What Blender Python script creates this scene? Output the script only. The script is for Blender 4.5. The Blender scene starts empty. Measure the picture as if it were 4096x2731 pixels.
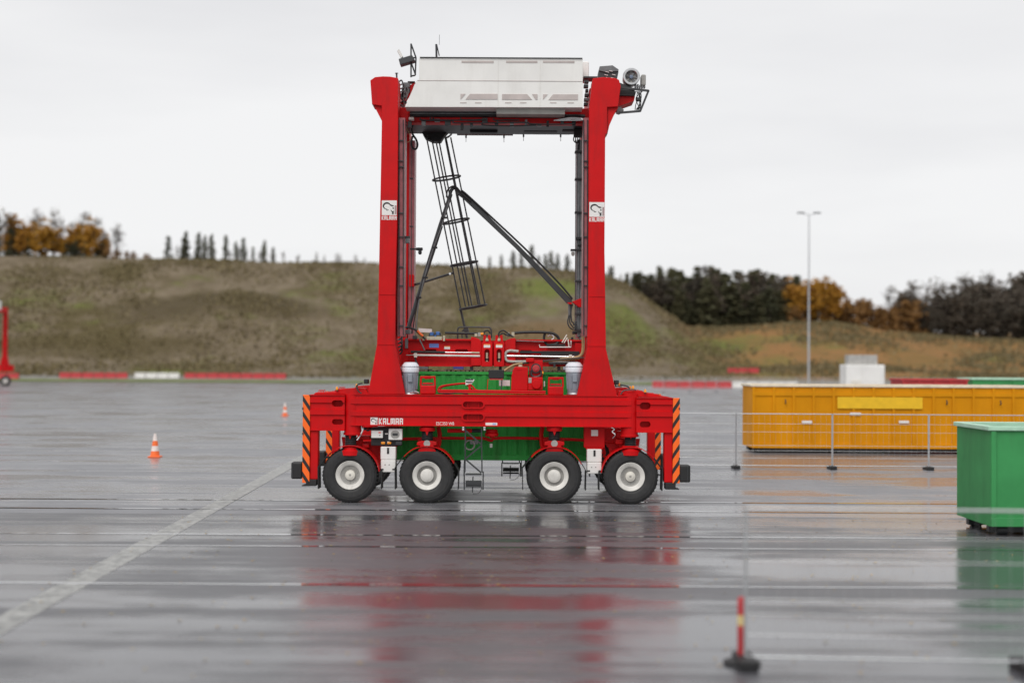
import bpy, bmesh, math, random
import numpy as np
from mathutils import Vector, Matrix, noise

random.seed(7)
rng = np.random.default_rng(11)
S = bpy.context.scene
COL = S.collection

# ------------------------------------------------------------------ camera
F = 5476.0                      # focal length in pixels of the 4096 px wide photograph
CAM = Vector((0.0, -37.0, 3.83))
PITCH = math.atan((1448 - 1365.5) / F)
ROLL = math.radians(0.33)
cd = bpy.data.cameras.new('camera')
cam = bpy.data.objects.new('camera', cd); COL.objects.link(cam)
cd.sensor_width = 36.0; cd.lens = F / 4096 * 36.0
cd.clip_start = 0.5; cd.clip_end = 6000
CM = Matrix.Rotation(math.pi / 2 + PITCH, 3, 'X') @ Matrix.Rotation(ROLL, 3, 'Z')
cam.matrix_world = Matrix.Translation(CAM) @ CM.to_4x4()
cd.dof.use_dof = True; cd.dof.focus_distance = 38.0; cd.dof.aperture_fstop = 0.32
S.camera = cam
S.render.resolution_x = 1024; S.render.resolution_y = 682

# ------------------------------------------------------------------ world: overcast sky
SUN_EL, SUN_AZ = math.radians(47), math.radians(198)
w = bpy.data.worlds.new('World'); S.world = w; w.use_nodes = True
nt = w.node_tree; N = nt.nodes; L = nt.links
bg = N['Background']; bg.inputs['Strength'].default_value = 0.086
sky = N.new('ShaderNodeTexSky'); sky.sky_type = 'NISHITA'; sky.sun_disc = False
sky.sun_elevation = SUN_EL; sky.sun_rotation = SUN_AZ
tc = N.new('ShaderNodeTexCoord'); mp = N.new('ShaderNodeMapping'); mp.inputs['Scale'].default_value = (1, 1, 5)
nz = N.new('ShaderNodeTexNoise'); nz.inputs['Scale'].default_value = 1.7; nz.inputs['Detail'].default_value = 5
cr = N.new('ShaderNodeValToRGB')
cr.color_ramp.elements[0].position = 0.30; cr.color_ramp.elements[0].color = (7.5, 7.5, 7.68, 1)
cr.color_ramp.elements[1].position = 0.62; cr.color_ramp.elements[1].color = (8.95, 8.95, 9.0, 1)
mx = N.new('ShaderNodeMixRGB'); mx.inputs[0].default_value = 0.97
L.new(tc.outputs['Generated'], mp.inputs['Vector']); L.new(mp.outputs[0], nz.inputs['Vector'])
L.new(nz.outputs['Fac'], cr.inputs['Fac']); L.new(sky.outputs[0], mx.inputs[1]); L.new(cr.outputs[0], mx.inputs[2])
L.new(mx.outputs[0], bg.inputs['Color'])

sd = bpy.data.lights.new('sun', 'SUN'); sd.energy = 1.4; sd.angle = math.radians(40); sd.color = (1, 0.97, 0.93)
sun = bpy.data.objects.new('sun', sd); COL.objects.link(sun)
sdir = Vector((math.sin(SUN_AZ) * math.cos(SUN_EL), math.cos(SUN_AZ) * math.cos(SUN_EL), math.sin(SUN_EL)))
sun.rotation_euler = sdir.to_track_quat('Z', 'Y').to_euler(); sun.location = (0, -20, 40)

S.view_settings.view_transform = 'Standard'; S.view_settings.look = 'None'
S.view_settings.exposure = 0.25; S.view_settings.gamma = 1.0; S.view_settings.use_curve_mapping = False
S.cycles.use_denoising = True
S.cycles.max_bounces = 6; S.cycles.diffuse_bounces = 3; S.cycles.glossy_bounces = 4

# ------------------------------------------------------------------ helpers
def at(px, py, Y):
    """the world point in the vertical plane at Y seen at a pixel of the 4096x2731 photograph"""
    d = CM @ Vector(((px - 2048) / F, -(py - 1365.5) / F, -1.0))
    return CAM + d * ((Y - CAM.y) / d.y)

def onground(px, py, z=0.0):
    d = CM @ Vector(((px - 2048) / F, -(py - 1365.5) / F, -1.0))
    return CAM + d * ((z - CAM.z) / d.z)

def rect(px0, py0, px1, py1, Y):
    c = at((px0 + px1) / 2, (py0 + py1) / 2, Y); k = (Y - CAM.y) / F
    hw, hh = (px1 - px0) / 2 * k, (py1 - py0) / 2 * k
    return c.x - hw, c.x + hw, c.z - hh, c.z + hh

class MB:
    def __init__(s, mirror=False):
        s.v = []; s.f = []; s.mirror = mirror
    def add(s, vs, fs):
        o = len(s.v)
        s.v += [(p[0], 5.0 - p[1], p[2]) if s.mirror else tuple(p) for p in vs]
        s.f += [tuple(i + o for i in f) for f in fs]
    def box(s, x0, x1, y0, y1, z0, z1):
        s.add([(x0, y0, z0), (x1, y0, z0), (x1, y1, z0), (x0, y1, z0), (x0, y0, z1), (x1, y0, z1), (x1, y1, z1), (x0, y1, z1)],
              [(0, 1, 2, 3), (4, 5, 6, 7), (0, 1, 5, 4), (1, 2, 6, 5), (2, 3, 7, 6), (3, 0, 4, 7)])
        return s
    def pbox(s, px0, py0, px1, py1, d0, d1):
        x0, x1, z0, z1 = rect(px0, py0, px1, py1, d0)
        return s.box(x0, x1, d0, d1, z0, z1)
    def prism(s, poly, y0, y1):
        """polygon of (x, z) extruded along Y"""
        n = len(poly)
        s.add([(x, y0, z) for x, z in poly] + [(x, y1, z) for x, z in poly],
              [tuple(range(n)), tuple(range(2 * n - 1, n - 1, -1))] + [(i, (i + 1) % n, n + (i + 1) % n, n + i) for i in range(n)])
        return s
    def pprism(s, poly, d0, d1):
        pts = [at(px, py, d0) for px, py in poly]
        return s.prism([(p.x, p.z) for p in pts], d0, d1)
    def xprism(s, poly, x0, x1):
        """polygon of (y, z) extruded along X"""
        n = len(poly)
        s.add([(x0, y, z) for y, z in poly] + [(x1, y, z) for y, z in poly],
              [tuple(range(n)), tuple(range(2 * n - 1, n - 1, -1))] + [(i, (i + 1) % n, n + (i + 1) % n, n + i) for i in range(n)])
        return s
    def cyl(s, a, b, r, n=16, r2=None):
        a, b = Vector(a), Vector(b); d = (b - a).normalized(); r2 = r if r2 is None else r2
        u = d.orthogonal().normalized(); v = d.cross(u)
        A = [a + (u * math.cos(t) + v * math.sin(t)) * r for t in [2 * math.pi * i / n for i in range(n)]]
        B = [b + (u * math.cos(t) + v * math.sin(t)) * r2 for t in [2 * math.pi * i / n for i in range(n)]]
        s.add(A + B, [tuple(range(n)), tuple(range(n, 2 * n))] + [(i, (i + 1) % n, n + (i + 1) % n, n + i) for i in range(n)])
        return s
    def bar(s, a, b, wd, h):
        """rectangular bar between two points; wd across, h along the other normal"""
        a, b = Vector(a), Vector(b); d = (b - a).normalized()
        up = Vector((0, 1, 0)) if abs(d.y) < 0.9 else Vector((0, 0, 1))
        u = d.cross(up).normalized() * wd / 2; v = up * h / 2
        vs = [a - u - v, a + u - v, a + u + v, a - u + v, b - u - v, b + u - v, b + u + v, b - u + v]
        s.add(vs, [(0, 1, 2, 3), (4, 5, 6, 7), (0, 1, 5, 4), (1, 2, 6, 5), (2, 3, 7, 6), (3, 0, 4, 7)])
        return s
    def tube(s, pts, r, n=8):
        pts = [Vector(p) for p in pts]; rings = []
        u = None
        for i, p in enumerate(pts):
            d = (pts[min(i + 1, len(pts) - 1)] - pts[max(i - 1, 0)]).normalized()
            u = d.orthogonal().normalized() if u is None else (u - d * u.dot(d)).normalized()
            v = d.cross(u)
            rings += [p + (u * math.cos(2 * math.pi * k / n) + v * math.sin(2 * math.pi * k / n)) * r for k in range(n)]
        fs = [tuple(range(n)), tuple(range(len(rings) - n, len(rings)))]
        for i in range(len(pts) - 1):
            fs += [(i * n + k, i * n + (k + 1) % n, (i + 1) * n + (k + 1) % n, (i + 1) * n + k) for k in range(n)]
        s.add(rings, fs); return s
    def lathe(s, prof, c, axis='Z', n=32, closed=False):
        """profile of (radius, along) revolved about an axis through c"""
        c = Vector(c); vs = []
        for r, h in prof:
            for k in range(n):
                t = 2 * math.pi * k / n; a, b = r * math.cos(t), r * math.sin(t)
                vs.append(c + (Vector((a, b, h)) if axis == 'Z' else Vector((a, h, b)) if axis == 'Y' else Vector((h, a, b))))
        fs = []; m = len(prof)
        for i in range(m if closed else m - 1):
            j = (i + 1) % m
            fs += [(i * n + k, i * n + (k + 1) % n, j * n + (k + 1) % n, j * n + k) for k in range(n)]
        if not closed:
            fs += [tuple(range(n)), tuple(range((m - 1) * n, m * n))]
        s.add(vs, fs); return s
    def build(s, name, m, parent=None, smooth=0, bevel=0.0, label=None, stuff=False):
        me = bpy.data.meshes.new(name); me.from_pydata(s.v, [], s.f)
        bm = bmesh.new(); bm.from_mesh(me); bmesh.ops.recalc_face_normals(bm, faces=bm.faces); bm.to_mesh(me); bm.free()
        me.materials.append(m)
        if smooth:
            me.polygons.foreach_set('use_smooth', [True] * len(me.polygons))
            me.set_sharp_from_angle(angle=math.radians(smooth))
        o = bpy.data.objects.new(name, me); COL.objects.link(o)
        if parent is not None:
            o.parent = parent
            o.matrix_parent_inverse = parent.matrix_world.inverted()
        if bevel:
            b = o.modifiers.new('bevel', 'BEVEL'); b.width = bevel; b.segments = 2; b.limit_method = 'ANGLE'
        if label: o['label'] = label
        if stuff: o['kind'] = 'stuff'
        return o

def curve(pts, n=6):
    """Catmull-Rom through points"""
    P = [Vector(p) for p in pts]; P = [P[0] * 2 - P[1]] + P + [P[-1] * 2 - P[-2]]; out = []
    for i in range(1, len(P) - 2):
        for k in range(n):
            t = k / n; a, b, c, d = P[i - 1], P[i], P[i + 1], P[i + 2]
            out.append(0.5 * ((2 * b) + (c - a) * t + (2 * a - 5 * b + 4 * c - d) * t * t + (3 * b - a - 3 * c + d) * t ** 3))
    return out + [P[-2]]

def pc(pts, Y, n=6):
    return curve([at(x, y, Y) if not isinstance(Y, (list, tuple)) else at(x, y, Y[i]) for i, (x, y) in enumerate(pts)], n)

def thing(name, label, cat, loc=(0, 0, 0), group=None):
    o = bpy.data.objects.new(name, None); COL.objects.link(o); o.location = loc; o.empty_display_size = 0.3
    o.matrix_world = Matrix.Translation(loc)
    tag(o, label, cat, group); return o
def tag(o, label, cat, group=None):
    o['label'] = label; o['category'] = cat
    if group: o['group'] = group
    return o
def struct(o):
    o['kind'] = 'structure'; return o
def node(name, parent, loc=None):
    o = bpy.data.objects.new(name, None); COL.objects.link(o); o.parent = parent; o.empty_display_size = 0.2
    o.matrix_parent_inverse = parent.matrix_world.inverted()
    if loc is not None: o.location = loc
    o.matrix_world = Matrix.Translation(loc or (0, 0, 0)); return o
def copy_tree(o, parent=None):
    c = o.copy(); COL.objects.link(c)
    if parent is not None: c.parent = parent
    for ch in [x for x in o.children]: copy_tree(ch, c)
    return c

# ------------------------------------------------------------------ materials
def mat(name, col, rough=0.5, metal=0.0, vary=0.12, scale=3.0, bump=0.0, bscale=40.0, dirt=0.0, dirtcol=(0.06, 0.05, 0.045), spec=0.5):
    m = bpy.data.materials.new(name); m.use_nodes = True
    n = m.node_tree.nodes; l = m.node_tree.links; p = n['Principled BSDF']
    p.inputs['Roughness'].default_value = rough; p.inputs['Metallic'].default_value = metal
    p.inputs['Specular IOR Level'].default_value = spec
    t = n.new('ShaderNodeTexCoord'); a = n.new('ShaderNodeTexNoise'); a.inputs['Scale'].default_value = scale; a.inputs['Detail'].default_value = 6
    l.new(t.outputs['Object'], a.inputs['Vector'])
    r = n.new('ShaderNodeValToRGB')
    r.color_ramp.elements[0].position = 0.3; r.color_ramp.elements[1].position = 0.7
    r.color_ramp.elements[0].color = tuple(c * (1 - vary) for c in col) + (1,)
    r.color_ramp.elements[1].color = tuple(min(1, c * (1 + vary)) for c in col) + (1,)
    l.new(a.outputs['Fac'], r.inputs['Fac']); out = r.outputs[0]
    if dirt:
        b = n.new('ShaderNodeTexNoise'); b.inputs['Scale'].default_value = scale * 0.6; b.inputs['Detail'].default_value = 9; b.inputs['Roughness'].default_value = 0.7
        mpn = n.new('ShaderNodeMapping'); mpn.inputs['Scale'].default_value = (2.5, 2.5, 0.5)
        l.new(t.outputs['Object'], mpn.inputs['Vector']); l.new(mpn.outputs[0], b.inputs['Vector'])
        q = n.new('ShaderNodeMapRange'); q.inputs[1].default_value = 0.5; q.inputs[2].default_value = 0.75; q.inputs[4].default_value = dirt
        l.new(b.outputs['Fac'], q.inputs[0])
        x = n.new('ShaderNodeMixRGB'); l.new(q.outputs[0], x.inputs[0]); l.new(out, x.inputs[1]); x.inputs[2].default_value = dirtcol + (1,)
        out = x.outputs[0]
        rr = n.new('ShaderNodeMapRange'); rr.inputs[3].default_value = rough; rr.inputs[4].default_value = min(1, rough + 0.25)
        l.new(b.outputs['Fac'], rr.inputs[0]); l.new(rr.outputs[0], p.inputs['Roughness'])
    l.new(out, p.inputs['Base Color'])
    if bump:
        c = n.new('ShaderNodeTexNoise'); c.inputs['Scale'].default_value = bscale; c.inputs['Detail'].default_value = 4
        l.new(t.outputs['Object'], c.inputs['Vector'])
        bp = n.new('ShaderNodeBump'); bp.inputs['Strength'].default_value = bump; bp.inputs['Distance'].default_value = 0.02
        l.new(c.outputs['Fac'], bp.inputs['Height']); l.new(bp.outputs[0], p.inputs['Normal'])
    return m

RED = mat('red_paint', (0.56, 0.002, 0.004), 0.36, vary=0.10, scale=1.2, dirt=0.55, dirtcol=(0.22, 0.012, 0.013), spec=0.22)
WHITE = mat('white_paint', (0.79, 0.78, 0.755), 0.45, vary=0.06, scale=1.0, dirt=0.30, dirtcol=(0.5, 0.48, 0.44))
CREAM = mat('cream_paint', (0.72, 0.69, 0.62), 0.45, dirt=0.2, dirtcol=(0.3, 0.28, 0.24))
SLOTC = mat('vent_light_and_seam', (0.50, 0.44, 0.42), 0.6)  # pinkish light in the vent openings put into a flat colour; seam too
DARK = mat('dark_steel', (0.035, 0.037, 0.040), 0.45, vary=0.25)
GREY = mat('grey_steel', (0.16, 0.165, 0.17), 0.4, metal=0.4, vary=0.2, scale=6)
BLACK = mat('black_plastic', (0.013, 0.013, 0.014), 0.55)
RUBBER = mat('tyre_rubber', (0.020, 0.020, 0.021), 0.5, vary=0.25, scale=8, bump=0.15, bscale=60, dirt=0.45, dirtcol=(0.055, 0.050, 0.044))
CHROME = mat('chrome_rod', (0.78, 0.78, 0.78), 0.22, metal=1.0)
CANB = mat('motor_grey', (0.25, 0.27, 0.31), 0.4, vary=0.08)
CANW = mat('motor_cap_white', (0.74, 0.76, 0.82), 0.4, vary=0.05)
RIM = mat('rim_white', (0.68, 0.66, 0.62), 0.45, dirt=0.4, dirtcol=(0.3, 0.28, 0.25), scale=5)
RIMG = mat('rim_grey', (0.36, 0.35, 0.33), 0.5, dirt=0.3, scale=6)
BRASS = mat('tan_hose', (0.42, 0.28, 0.13), 0.5)
BLUE = mat('blue_plastic', (0.05, 0.15, 0.42), 0.4)
BEIGE = mat('valve_beige', (0.50, 0.45, 0.33), 0.5, vary=0.2, scale=20)
AMBER = mat('amber_lens', (0.95, 0.33, 0.02), 0.25)
REDLIGHT = mat('red_lens', (0.9, 0.12, 0.10), 0.3)
ORANGE = mat('orange_paint', (0.9, 0.16, 0.03), 0.5)
STICK = mat('sticker_white', (0.78, 0.76, 0.74), 0.5, vary=0.03)
STICKO = mat('sticker_orange', (0.85, 0.28, 0.06), 0.5)
INK = mat('black_ink', (0.02, 0.02, 0.02), 0.5)
GALV = mat('galvanised', (0.50, 0.51, 0.52), 0.4, metal=0.7, vary=0.1, scale=10)
CONC = mat('concrete', (0.40, 0.39, 0.37), 0.7, vary=0.15, scale=4, bump=0.2, dirt=0.3)
PERF = mat('perforated_tray', (0.30, 0.29, 0.29), 0.5, vary=0.35, scale=25)
YELLOW = mat('yellow_ochre_paint', (0.64, 0.26, 0.004), 0.45, vary=0.10, scale=0.7, dirt=0.18, dirtcol=(0.26, 0.10, 0.012), spec=0.12)
YELLOWB = mat('bright_yellow_print', (0.80, 0.48, 0.01), 0.45, vary=0.08)
RIMC = mat('pale_rim', (0.75, 0.66, 0.50), 0.35, dirt=0.2)
GREENS = mat('green_skip_paint', (0.045, 0.27, 0.085), 0.4, vary=0.14, scale=1.0, dirt=0.5, dirtcol=(0.05, 0.12, 0.055), spec=0.3)
GREENLIT = mat('lit_rim_green', (0.42, 0.66, 0.50), 0.4)  # light on the skip rims painted in as a paler green
GREENC = mat('green_container_paint', (0.030, 0.29, 0.050), 0.45, vary=0.14, scale=1.5, spec=0.25, dirt=0.5, dirtcol=(0.045, 0.055, 0.025))
BARR = mat('red_plastic', (0.46, 0.035, 0.04), 0.5, dirt=0.2)
BARW = mat('white_plastic', (0.70, 0.69, 0.66), 0.5, dirt=0.25)
PINKW = mat('pale_reflective', (0.80, 0.70, 0.66), 0.4)
BANDY = mat('pale_yellow_band', (0.70, 0.55, 0.25), 0.4)
BARK = mat('bark', (0.09, 0.07, 0.055), 0.9, vary=0.3, scale=6)
BIRCHB = mat('birch_bark', (0.40, 0.38, 0.34), 0.8, vary=0.4, scale=8)

def hazard(name, sgn):
    m = mat(name, (0.9, 0.2, 0.02), 0.45); n = m.node_tree.nodes; l = m.node_tree.links; p = n['Principled BSDF']
    t = n.new('ShaderNodeTexCoord'); s = n.new('ShaderNodeSeparateXYZ'); l.new(t.outputs['Object'], s.inputs[0])
    a = n.new('ShaderNodeMath'); a.operation = 'MULTIPLY'; a.inputs[1].default_value = 1.5 * sgn; l.new(s.outputs[0], a.inputs[0])
    ay = n.new('ShaderNodeMath'); ay.operation = 'MULTIPLY_ADD'; ay.inputs[1].default_value = 1.0; l.new(s.outputs[1], ay.inputs[0]); l.new(a.outputs[0], ay.inputs[2])
    b = n.new('ShaderNodeMath'); b.operation = 'ADD'; l.new(ay.outputs[0], b.inputs[0]); l.new(s.outputs[2], b.inputs[1])
    c = n.new('ShaderNodeMath'); c.operation = 'MULTIPLY'; c.inputs[1].default_value = 2.45; l.new(b.outputs[0], c.inputs[0])
    f = n.new('ShaderNodeMath'); f.operation = 'FRACT'; l.new(c.outputs[0], f.inputs[0])
    g = n.new('ShaderNodeMath'); g.operation = 'GREATER_THAN'; g.inputs[1].default_value = 0.38; l.new(f.outputs[0], g.inputs[0])
    x = n.new('ShaderNodeMixRGB'); x.inputs[1].default_value = (0.015, 0.015, 0.015, 1); x.inputs[2].default_value = (1.0, 0.15, 0.008, 1)
    l.new(g.outputs[0], x.inputs[0]); l.new(x.outputs[0], p.inputs['Base Color']); return m
HAZL, HAZR = hazard('hazard_stripes', 1.0), hazard('hazard_stripes_mirrored', -1.0)

def leafmat(name, cols, rough=0.7):
    m = bpy.data.materials.new(name); m.use_nodes = True
    n = m.node_tree.nodes; l = m.node_tree.links; p = n['Principled BSDF']; p.inputs['Roughness'].default_value = rough
    p.inputs['Specular IOR Level'].default_value = 0.25
    g = n.new('ShaderNodeNewGeometry'); oi = n.new('ShaderNodeObjectInfo')
    t = n.new('ShaderNodeTexCoord'); a = n.new('ShaderNodeTexNoise'); a.inputs['Scale'].default_value = 0.9
    l.new(t.outputs['Object'], a.inputs['Vector'])
    ad = n.new('ShaderNodeMath'); ad.operation = 'MULTIPLY_ADD'; ad.inputs[1].default_value = 0.35
    l.new(g.outputs['Random Per Island'], ad.inputs[0]); l.new(a.outputs['Fac'], ad.inputs[2])
    ad2 = n.new('ShaderNodeMath'); ad2.operation = 'MULTIPLY_ADD'; ad2.inputs[1].default_value = 0.35
    l.new(oi.outputs['Random'], ad2.inputs[0]); l.new(ad.outputs[0], ad2.inputs[2])
    r = n.new('ShaderNodeValToRGB'); r.color_ramp.elements[0].position = 0.45; r.color_ramp.elements[1].position = 1.05
    r.color_ramp.elements[0].color = cols[0] + (1,); r.color_ramp.elements[1].color = cols[-1] + (1,)
    if len(cols) > 2:
        e = r.color_ramp.elements.new(0.75); e.color = cols[1] + (1,)
    l.new(ad2.outputs[0], r.inputs['Fac']); l.new(r.outputs[0], p.inputs['Base Color']); return m

# ------------------------------------------------------------------ ground
def groundmat(name, c0, c1, r0, r1):
    m = bpy.data.materials.new(name); m.use_nodes = True
    n = m.node_tree.nodes; l = m.node_tree.links; p = n['Principled BSDF']; p.inputs['IOR'].default_value = 1.58
    t = n.new('ShaderNodeTexCoord')
    def ns(scale, stretch, detail=5, rgh=0.55):
        mpn = n.new('ShaderNodeMapping'); mpn.inputs['Scale'].default_value = stretch; l.new(t.outputs['Object'], mpn.inputs['Vector'])
        a = n.new('ShaderNodeTexNoise'); a.inputs['Scale'].default_value = scale; a.inputs['Detail'].default_value = detail; a.inputs['Roughness'].default_value = rgh
        l.new(mpn.outputs[0], a.inputs['Vector']); return a.outputs['Fac']
    tracks = ns(1.0, (0.035, 0.9, 1), 6, 0.6)       # wheel tracks along the driving lane
    pools = ns(0.22, (0.6, 1.0, 1), 7, 0.62)        # water films
    grit = ns(90, (1, 1, 1), 4)
    patch = ns(0.25, (1, 1, 1), 8, 0.65)
    def math_(op, a, b, c=None):
        x = n.new('ShaderNodeMath'); x.operation = op
        for i, q in enumerate((a, b, c)):
            if q is None: continue
            if isinstance(q, (int, float)): x.inputs[i].default_value = q
            else: l.new(q, x.inputs[i])
        return x.outputs[0]
    def ramp(a, lo, hi, o0, o1):
        q = n.new('ShaderNodeMapRange'); q.interpolation_type = 'SMOOTHSTEP'
        for i, v in zip((1, 2, 3, 4), (lo, hi, o0, o1)): q.inputs[i].default_value = v
        l.new(a, q.inputs[0]); return q.outputs[0]
    wet = ramp(math_('MULTIPLY_ADD', tracks, 0.5, math_('MULTIPLY', pools, 0.65)), 0.47, 0.66, 0, 1)
    rough = ramp(wet, 0, 1, r0, r1)
    l.new(rough, p.inputs['Roughness'])
    c = n.new('ShaderNodeValToRGB'); c.color_ramp.elements[0].position = 0.3; c.color_ramp.elements[1].position = 0.72
    c.color_ramp.elements[0].color = c0 + (1,); c.color_ramp.elements[1].color = c1 + (1,)
    l.new(math_('MULTIPLY_ADD', patch, 0.6, math_('MULTIPLY', grit, 0.4)), c.inputs['Fac'])
    l.new(c.outputs[0], p.inputs['Base Color'])
    b = n.new('ShaderNodeBump'); b.inputs['Distance'].default_value = 0.006
    l.new(ramp(wet, 0, 1, 0.35, 0.07), b.inputs['Strength'])
    rip = ns(7, (0.25, 1, 1), 3)
    l.new(math_('MULTIPLY_ADD', rip, 1.2, grit), b.inputs['Height']); l.new(b.outputs[0], p.inputs['Normal'])
    return m
ASPH = groundmat('aged_wet_asphalt', (0.125, 0.127, 0.140), (0.245, 0.247, 0.262), 0.54, 0.18)
LANE = groundmat('dark_wet_asphalt', (0.054, 0.054, 0.061), (0.108, 0.108, 0.118), 0.44, 0.13)
g = MB(); g.add([(-400, -90, 0), (400, -90, 0), (400, 193, 0), (-400, 193, 0)], [(0, 1, 2, 3)])
struct(g.build('asphalt_yard', ASPH))
g = MB(); xs = np.linspace(-400, 400, 400)
g.add([(x, -90, 0.004) for x in xs] + [(x, -2.75 + .05 * noise.noise(Vector((x * .6, 0, 2))), 0.004) for x in xs], [(i, i + 1, 400 + i + 1, 400 + i) for i in range(399)])
struct(g.build('resurfaced_lane', LANE))

# painted line running away from the camera, worn
def paintmat():
    m = mat('worn_line_paint', (0.30, 0.30, 0.285), 0.32, vary=0.25, scale=2.0)
    n = m.node_tree.nodes; l = m.node_tree.links; p = n['Principled BSDF']
    t = n.new('ShaderNodeTexCoord'); a = n.new('ShaderNodeTexNoise'); a.inputs['Scale'].default_value = 5; a.inputs['Detail'].default_value = 9; a.inputs['Roughness'].default_value = 0.75
    l.new(t.outputs['Object'], a.inputs['Vector'])
    q = n.new('ShaderNodeMapRange'); q.inputs[1].default_value = 0.46; q.inputs[2].default_value = 0.58; q.inputs[3].default_value = 0.0; q.inputs[4].default_value = 0.8
    l.new(a.outputs['Fac'], q.inputs[0])
    old = p.inputs['Base Color'].links[0].from_socket
    x = n.new('ShaderNodeMixRGB'); l.new(q.outputs[0], x.inputs[0]); l.new(old, x.inputs[1]); x.inputs[2].default_value = (0.06, 0.06, 0.06, 1)
    l.new(x.outputs[0], p.inputs['Base Color']); return m
a0, a1 = onground(0, 2500), onground(1100, 1893)
dl = (a1 - a0).normalized(); pr = Vector((dl.y, -dl.x, 0)) * 0.26
s0, s1 = a0 - dl * 6, a1 + dl * 14
g = MB(); g.add([(q.x, q.y, 0.008) for q in (s0 - pr, s0 + pr, s1 + pr, s1 - pr)], [(0, 1, 2, 3)])
struct(g.build('painted_lane_line', paintmat()))

# flush steel joint covers lying along the lane, polished by tyres and wet
SEAL = mat('wet_steel_joint', (0.62, 0.62, 0.63), 0.06, metal=1.0, vary=0.12, scale=0.5)
for py, wd in ((2006, 0.13), (2043, 0.13), (2144, 0.12), (2190, 0.09), (2343, 0.10)):
    c = onground(2048, py); g = MB(); xs = np.linspace(-26, 26, 105)
    off = [0.05 * noise.noise(Vector((x * 0.35, py, 0))) for x in xs]; hw = [wd / 2 * (1 + 0.4 * noise.noise(Vector((x * 0.9, py, 7)))) for x in xs]
    vs = [(x, c.y + o - h, 0.012) for x, o, h in zip(xs, off, hw)] + [(x, c.y + o + h, 0.012) for x, o, h in zip(xs, off, hw)]
    n_ = len(xs); g.add(vs, [(i, i + 1, n_ + i + 1, n_ + i) for i in range(n_ - 1)])
    struct(g.build('pavement_joint', SEAL))

# rough ground and earth bank behind the yard
CREST = [(-4000, 1020), (-1500, 1020), (0, 1035), (600, 1045), (1500, 1058), (2100, 1075), (2400, 1092), (2500, 1130), (2620, 1215), (2750, 1300), (2900, 1305),
         (3150, 1285), (3350, 1285), (3600, 1320), (3850, 1345), (4096, 1352), (5500, 1345), (9000, 1345)]
DC = 330.0
cx = np.array([(a - 2048) * DC / F for a, _ in CREST]); cz = np.array([3.83 + (1448 - b) / F * DC for _, b in CREST])
def fbm(x, y, s, o=5):
    return noise.fractal(Vector((x * s, y * s, 3.1)), 0.9, 2.1, o, noise_basis='PERLIN_ORIGINAL')
def terrain(X, D):
    cr_ = float(np.interp(X * DC / max(D, 200.0) if D < DC else X, cx, cz))
    sm = lambda t: t * t * (3 - 2 * t)
    if D <= 230: return -0.03
    if D < 256: return 0.55 * sm((D - 230) / 26)
    if D < 275: return 0.55 + (min(2.9, cr_ * 0.2) - 0.55) * sm((D - 256) / 19)
    b = min(2.9, cr_ * 0.2)
    if D < DC:
        t = (D - 275) / (DC - 275)
        z = b + (cr_ - b) * (0.55 * sm(t) + 0.45 * t)
        hump = math.exp(-((X + 62) / 22) ** 2) * 3.2 * math.exp(-((D - 297) / 10) ** 2)      # lower spoil heap in front on the left
        z += hump + 1.3 * fbm(X, D, 0.035) * min(1, (1 - t) * 4 + 0.15) * min(1, t * 5)
        return z
    return cr_ + 0.4 * fbm(X, D, 0.03) + (0.02 if X < 34 else 0.05) * min(60, D - DC)
xs = np.concatenate([np.linspace(-1500, -190, 14)[:-1], np.linspace(-190, 190, 230), np.linspace(190, 1500, 14)[1:]])
ds = np.concatenate([np.array([215, 229, 235, 242, 249, 256]), np.linspace(260, 336, 60), np.array([345, 360, 390, 450, 700, 1500, 4000])])
vs = [(x, d - 37, terrain(x, d) if d < 700 else 3.0) for d in ds for x in xs]
nx = len(xs); fs = [(j * nx + i, j * nx + i + 1, (j + 1) * nx + i + 1, (j + 1) * nx + i) for j in range(len(ds) - 1) for i in range(nx - 1)]
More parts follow.
